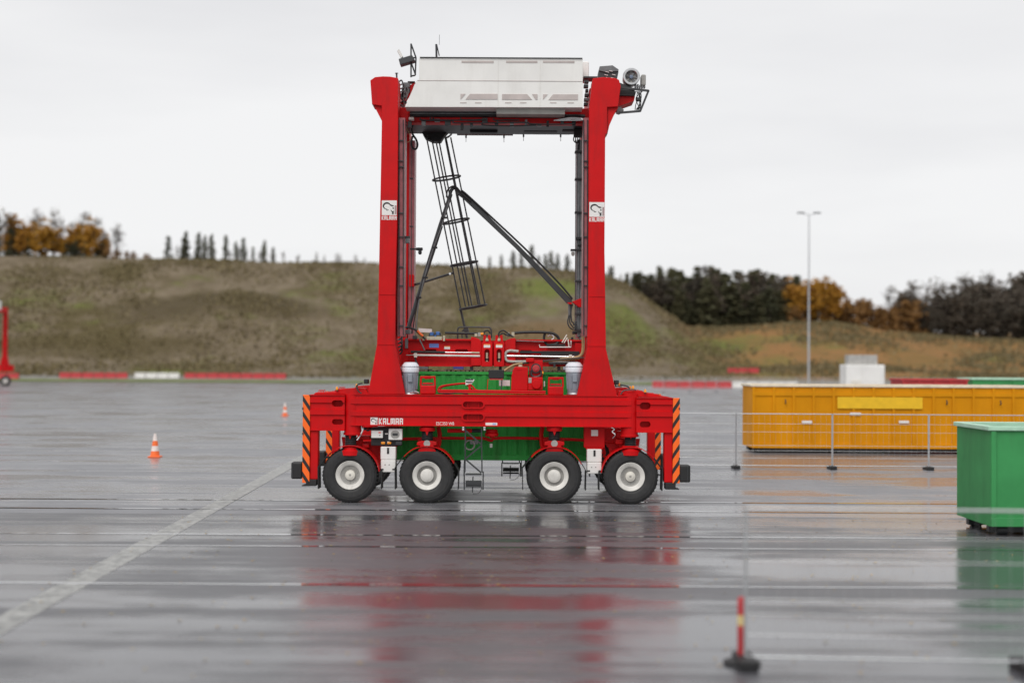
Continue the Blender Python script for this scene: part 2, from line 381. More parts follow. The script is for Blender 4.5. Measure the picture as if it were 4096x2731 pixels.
def soilmat():
    m = bpy.data.materials.new('weedy_soil'); m.use_nodes = True
    n = m.node_tree.nodes; l = m.node_tree.links; p = n['Principled BSDF']; p.inputs['Roughness'].default_value = 0.95; p.inputs['Specular IOR Level'].default_value = 0.15
    t = n.new('ShaderNodeTexCoord'); 
    def ns(scale, det=8, r=0.62, st=(1, 1, 2.2), ofs=0):
        mpn = n.new('ShaderNodeMapping'); mpn.inputs['Scale'].default_value = st; mpn.inputs['Location'].default_value = (ofs, ofs, 0); l.new(t.outputs['Object'], mpn.inputs['Vector'])
        a = n.new('ShaderNodeTexNoise'); a.inputs['Scale'].default_value = scale; a.inputs['Detail'].default_value = det; a.inputs['Roughness'].default_value = r
        l.new(mpn.outputs[0], a.inputs['Vector']); return a.outputs['Fac']
    def mix(f, a, b, lo, hi):
        q = n.new('ShaderNodeMapRange'); q.inputs[1].default_value = lo; q.inputs[2].default_value = hi; l.new(f, q.inputs[0])
        x = n.new('ShaderNodeMixRGB'); l.new(q.outputs[0], x.inputs[0])
        for i, c in ((1, a), (2, b)):
            if isinstance(c, tuple): x.inputs[i].default_value = c + (1,)
            else: l.new(c, x.inputs[i])
        return x.outputs[0]
    base = mix(ns(0.25), (0.125, 0.098, 0.062), (0.205, 0.165, 0.115), 0.35, 0.65)
    base = mix(ns(0.05, ofs=40), base, (0.10, 0.080, 0.038), 0.50, 0.62)
    s = n.new('ShaderNodeSeparateXYZ'); l.new(t.outputs['Object'], s.inputs[0])
    rt = n.new('ShaderNodeMapRange'); rt.inputs[1].default_value = 34; rt.inputs[2].default_value = 52; l.new(s.outputs[0], rt.inputs[0])
    tan = mix(ns(0.12, ofs=13), (0.26, 0.14, 0.055), (0.17, 0.115, 0.04), 0.4, 0.65)
    x = n.new('ShaderNodeMixRGB'); l.new(rt.outputs[0], x.inputs[0]); l.new(base, x.inputs[1]); l.new(tan, x.inputs[2])
    grass = mix(ns(0.9, ofs=9), (0.10, 0.125, 0.030), (0.16, 0.17, 0.045), 0.35, 0.65)
    pf = ns(0.045, 7, 0.66, ofs=77)
    base = mix(pf, x.outputs[0], grass, 0.54, 0.68)
    def patch(prev, col, X, Y, rx, ry, k):
        wob = ns(0.07, 6, 0.6, ofs=31 + X)
        def M(op, a, b, c=None):
            q = n.new('ShaderNodeMath'); q.operation = op
            for i, v in enumerate((a, b, c)):
                if v is None: continue
                if isinstance(v, (int, float)): q.inputs[i].default_value = v
                else: l.new(v, q.inputs[i])
            return q.outputs[0]
        ex = M('POWER', M('ABSOLUTE', M('MULTIPLY_ADD', s.outputs[0], 1 / rx, -X / rx), 0), 2); ey = M('POWER', M('ABSOLUTE', M('MULTIPLY_ADD', s.outputs[1], 1 / ry, -Y / ry), 0), 2)
        dd = M('MULTIPLY_ADD', wob, 1.6, M('ADD', M('ADD', ex, ey), -0.8))
        q = n.new('ShaderNodeMapRange'); q.interpolation_type = 'SMOOTHSTEP'; q.inputs[1].default_value = 1.1; q.inputs[2].default_value = 0.25; q.inputs[4].default_value = k; l.new(dd, q.inputs[0])
        x = n.new('ShaderNodeMixRGB'); l.new(q.outputs[0], x.inputs[0]); l.new(prev, x.inputs[1])
        if isinstance(col, tuple): x.inputs[2].default_value = col + (1,)
        else: l.new(col, x.inputs[2])
        return x.outputs[0]
    base = patch(base, grass, 9, 279, 11, 9, 0.95)
    base = patch(base, grass, 25, 262, 8, 12, 0.75)
    base = patch(base, (0.075, 0.058, 0.030), -66, 263, 30, 7, 0.85)
    base = patch(base, (0.085, 0.066, 0.030), -88, 247, 30, 6, 0.7)
    base = patch(base, (0.16, 0.10, 0.045), 8, 255, 16, 7, 0.7)
    zr = n.new('ShaderNodeMapRange'); zr.inputs[1].default_value = 1.2; zr.inputs[2].default_value = 0.5; l.new(s.outputs[2], zr.inputs[0])
    gravel = mix(ns(0.3, ofs=5), (0.16, 0.155, 0.14), (0.30, 0.29, 0.27), 0.35, 0.65)
    y = n.new('ShaderNodeMixRGB'); l.new(zr.outputs[0], y.inputs[0]); l.new(base, y.inputs[1]); l.new(gravel, y.inputs[2])
    l.new(y.outputs[0], p.inputs['Base Color'])
    b = n.new('ShaderNodeBump'); b.inputs['Strength'].default_value = 0.9; b.inputs['Distance'].default_value = 0.5; l.new(ns(0.8), b.inputs['Height']); l.new(b.outputs[0], p.inputs['Normal'])
    return m
g = MB(); g.add(vs, fs); me_o = g.build('earth_bank', soilmat(), smooth=80); struct(me_o)

# grass verge strip at the edge of the yard
g = MB(); xs2 = np.linspace(-150, 30, 90)
g.add([(x, 196 + 1.2 * noise.noise(Vector((x * .2, 0, 0))), 0.12) for x in xs2] + [(x, 208 + 3 * noise.noise(Vector((x * .2, 5, 0))), 0.35) for x in xs2],
      [(i, i + 1, 90 + i + 1, 90 + i) for i in range(89)])
struct(g.build('grass_verge', mat('verge_grass', (0.12, 0.15, 0.03), 0.9, vary=0.35, scale=0.8)))

# weeds and dry grass tufts over the bank
def cards(pts, size, seed, tall=1.6):
    r = np.random.default_rng(seed); n = len(pts); P = np.array(pts)
    ang = r.uniform(0, 2 * np.pi, n); s = size * r.uniform(0.5, 1.3, n); lean = r.normal(0, 0.25, (n, 2))
    u = np.stack([np.cos(ang) * s, np.sin(ang) * s, np.zeros(n)], 1)
    up = np.stack([lean[:, 0] * s, lean[:, 1] * s, s * tall], 1)
    V = np.stack([P - u * 0.5, P + u * 0.5, P + u * 0.35 + up, P - u * 0.15 + up * 0.85], 1).reshape(-1, 3)
    return V
def cardmesh(name, V, m, parent=None):
    n = len(V) // 4; me = bpy.data.meshes.new(name); me.vertices.add(len(V)); me.vertices.foreach_set('co', V.astype(np.float32).ravel())
    me.loops.add(len(V)); me.loops.foreach_set('vertex_index', np.arange(len(V), dtype=np.int32))
    me.polygons.add(n); me.polygons.foreach_set('loop_start', np.arange(0, len(V), 4, dtype=np.int32))
    me.update(calc_edges=True); me.materials.append(m)
    return me
pts = []
while len(pts) < 42000:
    X = random.uniform(-150, 150); D = random.uniform(258, 336)
    if noise.noise(Vector((X * 0.06, D * 0.06, 9))) + random.gauss(0, 0.25) > 0.05: pts.append((X, D - 37, terrain(X, D) - 0.1))
o = bpy.data.objects.new('weeds', cardmesh('weeds', cards(pts, 0.55, 5, 1.0), leafmat('weed_leaves', [(0.09, 0.078, 0.036), (0.145, 0.115, 0.055), (0.21, 0.17, 0.09)])))
COL.objects.link(o); o['kind'] = 'stuff'
# fallen leaves on the wet asphalt
pts = []
for i in range(420):
    D = random.uniform(16.5, 34); X = random.uniform(-8, 11); pts.append((X, D - 37, 0.016))
lv = []
for (x, y, z) in pts:
    a = random.uniform(0, 6.28); s = random.uniform(0.02, 0.045); c_, s_ = math.cos(a) * s, math.sin(a) * s
    lv += [(x - c_, y - s_, z), (x + s_ * .6, y - c_ * .6, z + .006), (x + c_, y + s_, z), (x - s_ * .6, y + c_ * .6, z + .01)]
o = bpy.data.objects.new('fallen_leaves', cardmesh('fallen_leaves', np.array(lv), leafmat('yellow_leaf', [(0.30, 0.17, 0.04), (0.5, 0.32, 0.08), (0.45, 0.36, 0.16)])))
COL.objects.link(o); o['kind'] = 'stuff'

# ------------------------------------------------------------------ trees
def crown_cloud(kind, seed):
    r = np.random.default_rng(seed); P = []
    if kind == 'pine':
        for lv in range(17):
            h = 0.06 + 0.92 * (lv + r.uniform(-.4, .4)) / 17
            for b in range(int(r.integers(4, 8))):
                a = r.uniform(0, 6.28); ln = ((1 - h) * 0.22 + 0.03) * r.uniform(0.45, 1.25); t = r.uniform(0.1, 1, (20, 1)); droop = r.uniform(-.05, .03)
                P.append(np.concatenate([np.cos(a) * ln * t, np.sin(a) * ln * t, h + droop * t], 1) + r.normal(0, 1, (20, 3)) * [0.018, 0.018, 0.012])
    elif kind == 'broad':
        for k in range(64):
            d = r.normal(0, 1, 3); d /= np.linalg.norm(d); q = r.uniform(0.35, 1.0)
            c = np.array([0, 0, 0.55]) + d * q * [0.24, 0.24, 0.42] * (1 + 0.22 * r.normal()); P.append(c + r.normal(0, 1, (26, 3)) * [0.045, 0.045, 0.035])
    elif kind == 'bare':
        for k in range(46):
            a = r.uniform(0, 6.28); h = r.uniform(0.3, 1.0); q = r.uniform(0, 0.22) * (1.15 - h) + 0.02
            P.append(np.array([math.cos(a) * q, math.sin(a) * q, h]) + r.normal(0, 1, (9, 3)) * [0.03, 0.03, 0.045])
    elif kind == 'bush':
        for k in range(40):
            a = r.uniform(0, 6.28); q = r.uniform(0, 0.55); h = r.uniform(0.05, 0.95) * (1.1 - q)
            P.append(np.array([math.cos(a) * q, math.sin(a) * q, h]) + r.normal(0, 1, (22, 3)) * [0.07, 0.07, 0.06])
    P = np.concatenate(P); P[:, 2] = np.maximum(P[:, 2], 0.02)
    n = len(P); s = {'pine': 0.026, 'broad': 0.034, 'bare': 0.020, 'bush': 0.06}[kind] * r.uniform(0.6, 1.4, n)
    d = r.normal(0, 1, (n, 3)); d /= np.linalg.norm(d, axis=1)[:, None]; e = np.cross(d, r.normal(0, 1, (n, 3))); e /= np.linalg.norm(e, axis=1)[:, None]
    d = d * s[:, None]; e = e * (s * 0.6)[:, None]
    return np.stack([P - d, P - e * 0.9, P + d, P + e], 1).reshape(-1, 3)
def trunk_mesh(kind, seed, m):
    r = random.Random(seed); t = MB()
    H = {'pine': 0.93, 'broad': 0.75, 'bare': 0.9, 'bush': 0.35}[kind]; r0 = 0.017 if kind != 'bush' else 0.03
    pts = [Vector((r.gauss(0, .008) * i, r.gauss(0, .008) * i, -0.03 + (H + .03) * i / 5)) for i in range(6)]
    for i in range(5): t.cyl(pts[i], pts[i + 1], r0 * (1 - i / 6), 6, r0 * (1 - (i + 1) / 6))
    for k in range({'pine': 8, 'broad': 12, 'bare': 22, 'bush': 6}[kind]):
        i = r.randint(1, 4); a = r.uniform(0, 6.28); ln = r.uniform(0.10, 0.2) * (1.0 if kind != 'pine' else 0.6); up = r.uniform(0.1, 0.24) if kind != 'pine' else 0.03
        b = pts[i]; e = b + Vector((math.cos(a) * ln, math.sin(a) * ln, up)); t.cyl(b, e, r0 * 0.4, 4, r0 * 0.12)
    me = bpy.data.meshes.new('trunk'); me.from_pydata(t.v, [], t.f); me.materials.append(m); return me
PINE_M = leafmat('pine_needles', [(0.042, 0.046, 0.026), (0.066, 0.068, 0.036), (0.105, 0.098, 0.050)])
GOLD_M = leafmat('autumn_birch_leaves', [(0.22, 0.10, 0.015), (0.34, 0.16, 0.02), (0.42, 0.22, 0.03)])
RUST_M = leafmat('rust_leaves', [(0.13, 0.07, 0.025), (0.20, 0.10, 0.03), (0.26, 0.14, 0.05)])
BARE_M = leafmat('bare_twigs', [(0.08, 0.068, 0.055), (0.12, 0.10, 0.08), (0.15, 0.125, 0.10)])
DARK_M = leafmat('dark_brown_leaves', [(0.046, 0.042, 0.032), (0.070, 0.058, 0.044), (0.105, 0.082, 0.060)])
PROTO = {}
def proto(kind, variant, m, bark):
    k = (kind, variant, m.name)
    if k not in PROTO:
        PROTO[k] = (cardmesh('crown', crown_cloud(kind, 100 + variant * 7 + len(kind)), m), trunk_mesh(kind, variant + 3, bark))
    return PROTO[k]
def tree(name, kind, m, bark, X, D, h, label, group, widen=1.0):
    z = terrain(X, D); t = thing(name, label, 'tree' if kind != 'bush' else 'bush', (X, D - 37, z), group)
    cm, tm = proto(kind, random.randint(0, 2), m, bark)
    t.rotation_euler = (0, 0, random.uniform(0, 6.28)); t.scale = (h * widen, h * widen, h)
    for nm, me in (('trunk', tm), ('crown', cm)):
        o = bpy.data.objects.new(nm, me); COL.objects.link(o); o.parent = t
    return t
def pxX(px, D): return (px - 2048) * D / F
ORD = 'first second third fourth fifth sixth seventh eighth ninth tenth eleventh twelfth thirteenth fourteenth fifteenth sixteenth seventeenth eighteenth nineteenth twentieth'.split()
def row(name, kind, m, bark, pxa, pxb, n, D0, D1, y0, y1, label, group, widen=1.0):
    for i in range(n):
        D = random.uniform(D0, D1); u = (i + random.uniform(0.0, 1.0)) / n; X = pxX(pxa + (pxb - pxa) * u, D)
        topy = y0 + (y1 - y0) * u; top = 3.83 + (1448 - topy) / F * D
        h = max(1.2, top - terrain(X, D)) * (random.uniform(0.66, 1.12) if group == G2 else random.uniform(0.55, 1.12))
        lb = label if group == G2 and n > 6 else f'{ORD[i]} from left: {label}'
        tree(name, kind, m, bark, X, D, h, lb, group, widen * random.uniform(0.85, 1.2))
G1 = 'trees along the top of the earth bank'; G2 = 'trees of the wood right of the bank'
row('pine_tree', 'pine', PINE_M, BARK, -120, 130, 8, 333, 345, 905, 915, 'dark green pine on the bank top at the left photo edge', G1, 1.3)
row('birch_tree', 'broad', GOLD_M, BIRCHB, 10, 420, 13, 332, 342, 870, 900, 'orange yellow autumn birch on the bank top at far left', G1, 1.0)
row('bare_tree', 'bare', BARE_M, BARK, -80, 480, 18, 334, 346, 850, 890, 'tall leafless tree among the orange birches on the bank top', G1, 1.2)
row('low_pine', 'pine', PINE_M, BARK, 230, 430, 6, 332, 340, 950, 985, 'low dark pine at the right end of the orange birches', G1, 1.6)
row('rust_bush', 'bush', RUST_M, BARK, 380, 620, 7, 331, 336, 985, 1030, 'rust brown bush on the bank top right of the birches', G1, 0.8)
row('slim_pine', 'pine', PINE_M, BARK, 660, 1120, 13, 333, 348, 935, 975, 'slim thin pine on the bank skyline left of the carrier', G1, 0.9)
row('bare_sapling', 'bare', BARE_M, BARK, 640, 1480, 20, 332, 345, 985, 1020, 'small leafless sapling on the bank skyline left of the carrier', G1, 1.2)
row('skyline_pine', 'pine', PINE_M, BARK, 2040, 2270, 8, 333, 348, 985, 985, 'dark pine seen through the carrier frame above the green patch', G1, 1.2)
row('thin_pine', 'pine', PINE_M, BARK, 1700, 2040, 6, 334, 348, 1040, 1020, 'small thin pine on the skyline inside the carrier frame', G1, 1.0)
row('small_pine', 'pine', PINE_M, BARK, 2420, 2560, 6, 338, 352, 1045, 1075, 'small pine on the slope crest just right of the carrier', G1, 1.1)
row('pine_tree', 'pine', PINE_M, BARK, 2500, 3190, 40, 338, 366, 1070, 1075, 'dark green pine packed in the wood behind the yellow container', G2, 1.25)
row('pine_tree', 'pine', PINE_M, BARK, 2640, 3180, 20, 334, 340, 1150, 1150, 'dark green pine packed in the wood behind the yellow container', G2, 2.0)
row('brown_tree', 'broad', DARK_M, BARK, 2540, 3170, 24, 335, 360, 1095, 1100, 'dull brown leafy tree between the pines of the wood', G2, 1.1)
row('golden_birch', 'broad', GOLD_M, BIRCHB, 3165, 3350, 9, 336, 346, 1080, 1130, 'golden yellow birch at the right end of the pine wood', G2, 1.05)
row('rust_bush', 'bush', RUST_M, BARK, 3180, 3700, 22, 334, 346, 1190, 1200, 'rust brown bush in the gap between the two woods', G2, 0.8)
row('dark_tree', 'broad', DARK_M, BARK, 3590, 4250, 34, 336, 362, 1165, 1085, 'dark brown tree packed in the wood at the right edge', G2, 1.0)
row('dark_tree', 'broad', DARK_M, BARK, 3680, 4250, 16, 333, 338, 1220, 1180, 'dark brown tree packed in the wood at the right edge', G2, 1.1)
row('bare_tree', 'bare', BARE_M, BARK, 3560, 4200, 16, 336, 360, 1140, 1075, 'leafless tree rising over the dark wood at the right edge', G2, 1.2)

# ------------------------------------------------------------------ far things
def barrier(X, D, rot, m, label, group):
    z = max(0, terrain(X, D)); t = thing('barrier', label, 'barrier', (X, D - 37, z), group)
    b = MB().xprism([(-.30, 0), (.30, 0), (.30, .15), (.12, .45), (.09, 1.0), (-.09, 1.0), (-.12, .45), (-.30, .15)], -0.98, 0.98)
    b.v = [(x + X, y + D - 37, zz + z) for x, y, zz in b.v]
    b.build('body', m, t, bevel=0.02)
    c = MB().cyl((X + 1.0, D - 37, z + .1), (X + 1.0, D - 37, z + .95), 0.05, 8); c.build('coupling', DARK, t)
    t.rotation_euler = (0, 0, rot)
    return t
def barrier_run(px0, px1, D, m, label, group='plastic barriers along the far edge of the yard'):
    X = pxX(px0, D); k = 0
    while X < pxX(px1, D):
        barrier(X + 1, D, random.uniform(-.06, .06), m, f'{ORD[k]} from left: {label}', group); X += 2.08; k += 1
barrier_run(-60, 60, 246, BARR, 'red plastic barrier at the left edge of the photo')
barrier_run(240, 470, 250, BARR, 'red plastic barrier on the far verge left of the white ones')
barrier_run(540, 680, 252, BARW, 'white plastic barrier on the far verge left of the red row')
barrier_run(740, 1120, 252, BARR, 'red plastic barrier in the long row left of the carrier')
barrier_run(2610, 2900, 214, BARR, 'red plastic barrier on the far edge right of the carrier')
barrier_run(2930, 3150, 216, BARW, 'white plastic barrier behind the left end of the yellow container')
barrier_run(2910, 3020, 268, BARR, 'red plastic barrier up on the gravel under the dark wood')
# lamp mast
D = 150; X = pxX(3235, D); t = thing('lamp_mast', 'tall slim grey lamp mast behind the yellow container', 'lamp post', (X, D - 37, 0))
MB().cyl((X, D - 37, .3), (X, D - 37, 20.2), 0.13, 12, 0.06).build('pole', GALV, t, smooth=40)
MB().box(X - .5, X + .5, D - 37.5, D - 36.5, 0, .35).build('foot', CONC, t, bevel=.03)
for s in (-1, 1):
    MB().tube([(X, D - 37, 20.15), (X + s * .9, D - 37, 20.35)], 0.04).build('arm', GALV, t)
    MB().box(X + s * .9 - .4, X + s * .9 + .4, D - 37.15, D - 36.85, 20.3, 20.45).build('lamp_head', GREY, t, bevel=.03)
# pale cabin
D = 130; x0, x1 = pxX(3385, D), pxX(3540, D)
t = thing('site_cabin', 'pale grey site cabin with a smaller roof unit behind the yellow container', 'cabin', ((x0 + x1) / 2, D - 37, 0))
MB().box(x0, x1, D - 37, D - 34.4, .2, 3.78).build('wall', WHITE, t, bevel=.08)
MB().box(x0 + .35, x1 - .6, D - 36.6, D - 35, 3.78, 4.7).build('roof_unit', CONC, t, bevel=.05)
MB().box(x0 + .15, x1 - .15, D - 36.9, D - 34.5, 0, .2).build('skid', DARK, t)
for k in range(6):
    xa = x0 + (x1 - x0) * (k + .5) / 6; MB().box(xa - .06, xa + .06, D - 37.04, D - 37, .3, 3.6).build('rib', WHITE, t)
MB().box(x0 + .5, x0 + 1.4, D - 37.05, D - 37, .3, 2.3).build('door', CREAM, t)

def skip(name, label, x0, x1, D, H, depth, m, rimm, ribs, group=None, lab2=True):
    y0, y1 = D - 37, D - 37 + depth; t = thing(name, label, 'skip', ((x0 + x1) / 2, (y0 + y1) / 2, 0), group)
    th = 0.06; w = MB()
    w.box(x0, x1, y0, y0 + th, .22, H); w.box(x0, x1, y1 - th, y1, .22, H); w.box(x0, x0 + th, y0 + th, y1 - th, .22, H); w.box(x1 - th, x1, y0 + th, y1 - th, .22, H)
    w.build('wall', m, t); MB().box(x0 + th, x1 - th, y0 + th, y1 - th, .22, .3).build('floor_plate', m, t)
    r = MB(); e = .07
    r.box(x0 - e, x1 + e, y0 - e, y0 + th + .03, H, H + .1); r.box(x0 - e, x1 + e, y1 - th - .03, y1 + e, H, H + .1)
    r.box(x0 - e, x0 + th + .03, y0 + th + .03, y1 - th - .03, H, H + .1); r.box(x1 - th - .03, x1 + e, y0 + th + .03, y1 - th - .03, H, H + .1)
    r.build('rim', rimm, t, bevel=.015)
    for k in range(ribs + 1):
        xa = x0 + .06 + (x1 - x0 - .12) * k / ribs; MB().box(xa - .055, xa + .055, y0 - .06, y0, .42, H - .02).build('rib', m, t, bevel=.01)
    MB().box(x0, x1, y0 - .075, y0, .22, .42).build('bottom_rail', m, t, bevel=.01)
    for k in (0.2, 0.8):
        ya = y0 + (y1 - y0) * k; MB().box(x0 + .1, x1 - .1, ya - .09, ya + .09, .05, .22).build('skid', DARK, t)
    for xa in (x0 + .35, x1 - .35):
        for ya in (y0 + .3, y1 - .3):
            MB().cyl((xa - .12, ya, .11), (xa + .12, ya, .11), .11, 14).build('roller', DARK, t, smooth=40)
    return t
D = 58.7; x0 = pxX(3010, D)
t = skip('yellow_container', 'long ochre yellow open top container behind the wire fence', x0, x0 + 12.1, D, 2.84, 2.45, YELLOW, RIMC, 14)
q = rect(3350, 1588, 3690, 1634, D - 37.08); MB().box(q[0], q[1], D - 37.085, D - 37.06, q[2], q[3]).build('name_plate', YELLOWB, t)
MB().box(x0, x0 + 12.1, D - 37.045, D - 37, 2.45, 2.62).build('upper_rail', YELLOW, t, bevel=.01)
for a_, b_, c_ in ((3400, 1655, 44), (3208, 1687, 40), (3596, 1687, 40)):
    q = rect(a_, b_ - 5, a_ + c_, b_ + 5, D - 37.07); MB().box(q[0], q[1], D - 37.075, D - 37.055, q[2], q[3]).build('pale_label', STICK, t)
for k in (0, 3, 4):
    xa = x0 + 1.4 + 2.3 * k; MB().tube([(xa, D - 37.07, 2.3), (xa, D - 37.16, 2.26), (xa, D - 37.16, 2.16), (xa, D - 37.07, 2.12)], .025, 6).build('tarp_hook', DARK, t)
D = 74; skip('red_skip', 'red skip just showing over the top of the yellow container', pxX(3610, D), pxX(3870, D), D, 2.95, 2.3, BARR, BARR, 4)
D = 76; skip('green_skip', 'green skip with pale lit rim beyond the right end of the yellow container', pxX(3890, D), pxX(4300, D), D, 3.0, 2.3, GREENS, GREENLIT, 5)
D = 30.7; xg = pxX(3962, D)
skip('tall_green_skip', 'big green skip with pale lit rim cut by the right photo edge', xg, xg + 6.0, D, 2.36, 2.3, GREENS, GREENLIT, 7)

# temporary fence panels
def fence_panel(P0, P1, label, group, first, fine=True):
    P0, P1 = Vector(P0), Vector(P1); t = thing('fence_panel', label, 'fence', P0, group); d = (P1 - P0); ln = d.length; d.normalize(); up = Vector((0, 0, 1))
    for a, b in ((P0 + up * .08, P0 + up * 2.02), (P1 + up * .08, P1 + up * 2.02)): MB().cyl(a, b, .02, 8).build('post', GALV, t, smooth=40)
    for z in (2.0, .12): MB().cyl(P0 + up * z, P1 + up * z, .018, 8).build('rail', GALV, t, smooth=40)
    m = MB()
    for z in (1.64, 1.34, .85, .66, .4): m.cyl(P0 + up * z, P1 + up * z, .006, 5)
    k = int(ln / .2)
    if fine:
        for i in range(1, k): q = P0 + d * ln * i / k; m.cyl(q + up * .12, q + up * 2.0, .0018, 4)
    m.build('wire_mesh', GALV, t, stuff=True)
    f = MB(); nrm = Vector((-d.y, d.x, 0))
    for P in ((P0, P1) if first else (P1,)):
        f = MB(); a = P - nrm * .33; b = P + nrm * .33; f.bar(a + up * .07, b + up * .07, .2, .13) if False else f.box(P.x - .12, P.x + .12, P.y - .33, P.y + .33, 0.0, .13)
        f.build('foot', BLACK, t, bevel=.02)
    return t
D = 17.4; P = Vector((pxX(2985, D), D - 37, 0)); dv = Vector((math.cos(-.06), math.sin(-.06), 0))
for k in range(2): fence_panel(P + dv * (3.5 * k + (.03 if k else 0)), P + dv * 3.5 * (k + 1), 'nearest wire fence panel in the right foreground beside the red post' if k == 0 else 'wire fence panel at the right edge, next after the nearest one', 'temporary wire fence panels', k == 0)
D = 50; P = Vector((pxX(2560, D), D - 37, 0)); dv = Vector((1, -.012, 0)).normalized()
for k in range(4): fence_panel(P + dv * (3.5 * k + (.03 if k else 0)), P + dv * 3.5 * (k + 1), ['wire fence panel in front of the yellow container, first from the carrier', 'wire fence panel before the left end of the yellow container', 'wire fence panel before the middle of the yellow container', 'wire fence panel before the yellow container, half behind the tall green skip'][k], 'temporary wire fence panels', k == 0)
D = 180; P = Vector((pxX(2440, D), D - 37, 0))
for k in range(17): fence_panel(P + Vector((3.5 * k, 0, 0)) + Vector((.03 if k else 0, 0, 0)), P + Vector((3.5 * (k + 1), 0, 0)), f'{ORD[k]} from left: distant fence panel in the row along the far yard edge', 'far fence panels', k == 0, fine=False)

# red marker post in the right foreground
c = onground(2968, 2655); t = thing('marker_post', 'red marker post with pale yellow band on a black foot', 'bollard', c)
MB().lathe([(.055, .08), (.06, .1), (.06, .50), (.06, .50)], c, n=20).build('body', BARR, t, smooth=40)
MB().lathe([(.0605, .50), (.0605, .63)], c, n=20).build('band', BANDY, t, smooth=40)
MB().lathe([(.06, .63), (.06, .82), (.045, .85), (.015, .86)], c, n=20).build('cap', BARR, t, smooth=40)
MB().lathe([(.24, 0), (.24, .04), (.13, .08), (.07, .09)], c, n=24).build('foot', BLACK, t, smooth=40)
# traffic cones
def cone(px, py, label):
    c = onground(px, py); t = thing('traffic_cone', label, 'traffic cone', c, 'traffic cones')
    MB().box(c.x - .24, c.x + .24, c.y - .24, c.y + .24, 0, .05).build('base', ORANGE, t, bevel=.02)
    prof = [(.185, .05), (.155, .25), (.125, .45), (.095, .65), (.045, .93)]
    for i, m, nm in ((0, ORANGE, 'body'), (1, PINKW, 'sleeve'), (2, ORANGE, 'body'), (3, PINKW, 'sleeve')):
        MB().lathe([prof[i], prof[i + 1]], c, n=20).build(nm, m, t, smooth=40)
cone(620, 1828, 'orange and white traffic cone standing alone on the left asphalt')
cone(1140, 1664, 'small distant traffic cone just left of the carrier')

# second straddle carrier far off at the left edge
D = 190; xr = pxX(-14, D); t = thing('distant_straddle_carrier', 'far red straddle carrier cut by the left photo edge', 'straddle carrier', (xr - 4, D - 37, 0))
y = D - 37
for yy in (y, y + 4.4):
    MB().box(xr - 9.5, xr + .7, yy, yy + .55, 2.1, 2.97).build('side_beam', RED, t, bevel=.03)
    for xx in (xr - 6.2, xr - .5):
        MB().prism([(xx - .7, 2.97), (xx + .55, 2.97), (xx + .25, 4.4), (xx + .22, 11.2), (xx - .25, 11.2), (xx - .3, 4.4)], yy, yy + .5).build('leg', RED, t)
    for xx in (xr - 8.3, xr - 6.1, xr - 2.4, xr - .4):
        wq = node('wheel', t)
        MB().lathe([(.42, -.2), (.7, -.2), (.75, -.1), (.75, .1), (.7, .2), (.42, .2)], (xx, yy + .3, .75), 'Y', 28, closed=True).build('tyre', RUBBER, wq, smooth=40)
        MB().lathe([(.42, -.12), (.2, -.05), (.1, -.1)], (xx, yy + .3, .75), 'Y', 20).build('rim', RIM, wq, smooth=40)
for xx in (xr - 6.2, xr - .5): MB().box(xx - .3, xx + .3, y + .5, y + 4.4, 10.4, 11.1).build('cross_beam', RED, t)
MB().box(xr - 6.6, xr - .1, y + .1, y + 2, 10.7, 12).build('machinery_house', WHITE, t, bevel=.04)

# ------------------------------------------------------------------ the straddle carrier
CAR = thing('straddle_carrier', 'tall red straddle carrier on eight wheels in the middle, holding a green container', 'straddle carrier', (at(1963, 1448, 0).x, 2.5, 0))
GUIDE = mat('greased_rail', (0.33, 0.10, 0.11), 0.4, metal=0.2, vary=0.2, scale=5)

def cut(o, c):
    """carve the shape collected in c out of object o"""
    me = bpy.data.meshes.new('cutter'); me.from_pydata(c.v, [], c.f)
    bm = bmesh.new(); bm.from_mesh(me); bmesh.ops.recalc_face_normals(bm, faces=bm.faces); bm.to_mesh(me); bm.free()
    k = bpy.data.objects.new('cutter', me); COL.objects.link(k)
    b = o.modifiers.new('cut', 'BOOLEAN'); b.operation = 'DIFFERENCE'; b.object = k; b.solver = 'EXACT'
    pm = o.matrix_parent_inverse.copy(); par = o.parent; o.parent = None; o.matrix_world = Matrix.Identity(4)
    dg = bpy.context.evaluated_depsgraph_get(); dg.update()
    new = bpy.data.meshes.new_from_object(o.evaluated_get(dg))
    o.modifiers.remove(b); old = o.data; o.data = new; new.name = old.name
    bpy.data.objects.remove(k); bpy.data.meshes.remove(me)
    o.parent = par; o.matrix_parent_inverse = pm; o.matrix_basis = Matrix.Identity(4)
    return o
def oval(px0, py0, px1, py1, Y, n=8):
    """world (x,z) outline of a rounded slot"""
    x0, x1, z0, z1 = rect(px0, py0, px1, py1, Y); r = min(x1 - x0, z1 - z0) / 2 * 0.95; out = []
    for cx_, cz_, s in ((x1 - r, z1 - r, 0), (x0 + r, z1 - r, 1), (x0 + r, z0 + r, 2), (x1 - r, z0 + r, 3)):
        out += [(cx_ + r * math.cos((s + k / n) * math.pi / 2), cz_ + r * math.sin((s + k / n) * math.pi / 2)) for k in range(n + 1)]
    return out
def ribbed(z0, z1, ribs, y=0.045, back=0.55):
    """cross-section (y,z) of a beam: flat web with proud ribs on the outer face"""
    p = [(back, z0), (-.012, z0), (-.012, z0 + .022), (y, z0 + .03)]
    for a, b in ribs: p += [(y, a), (0, a + .008), (0, b - .02), (y, b)]
    return p + [(y, z1 - .03), (.012, z1 - .022), (.012, z1), (back, z1)]
def zs(*pys, px=1963): return [at(px, q, 0).z for q in pys]
P0 = lambda px, py, d=0.0: at(px, py, d)

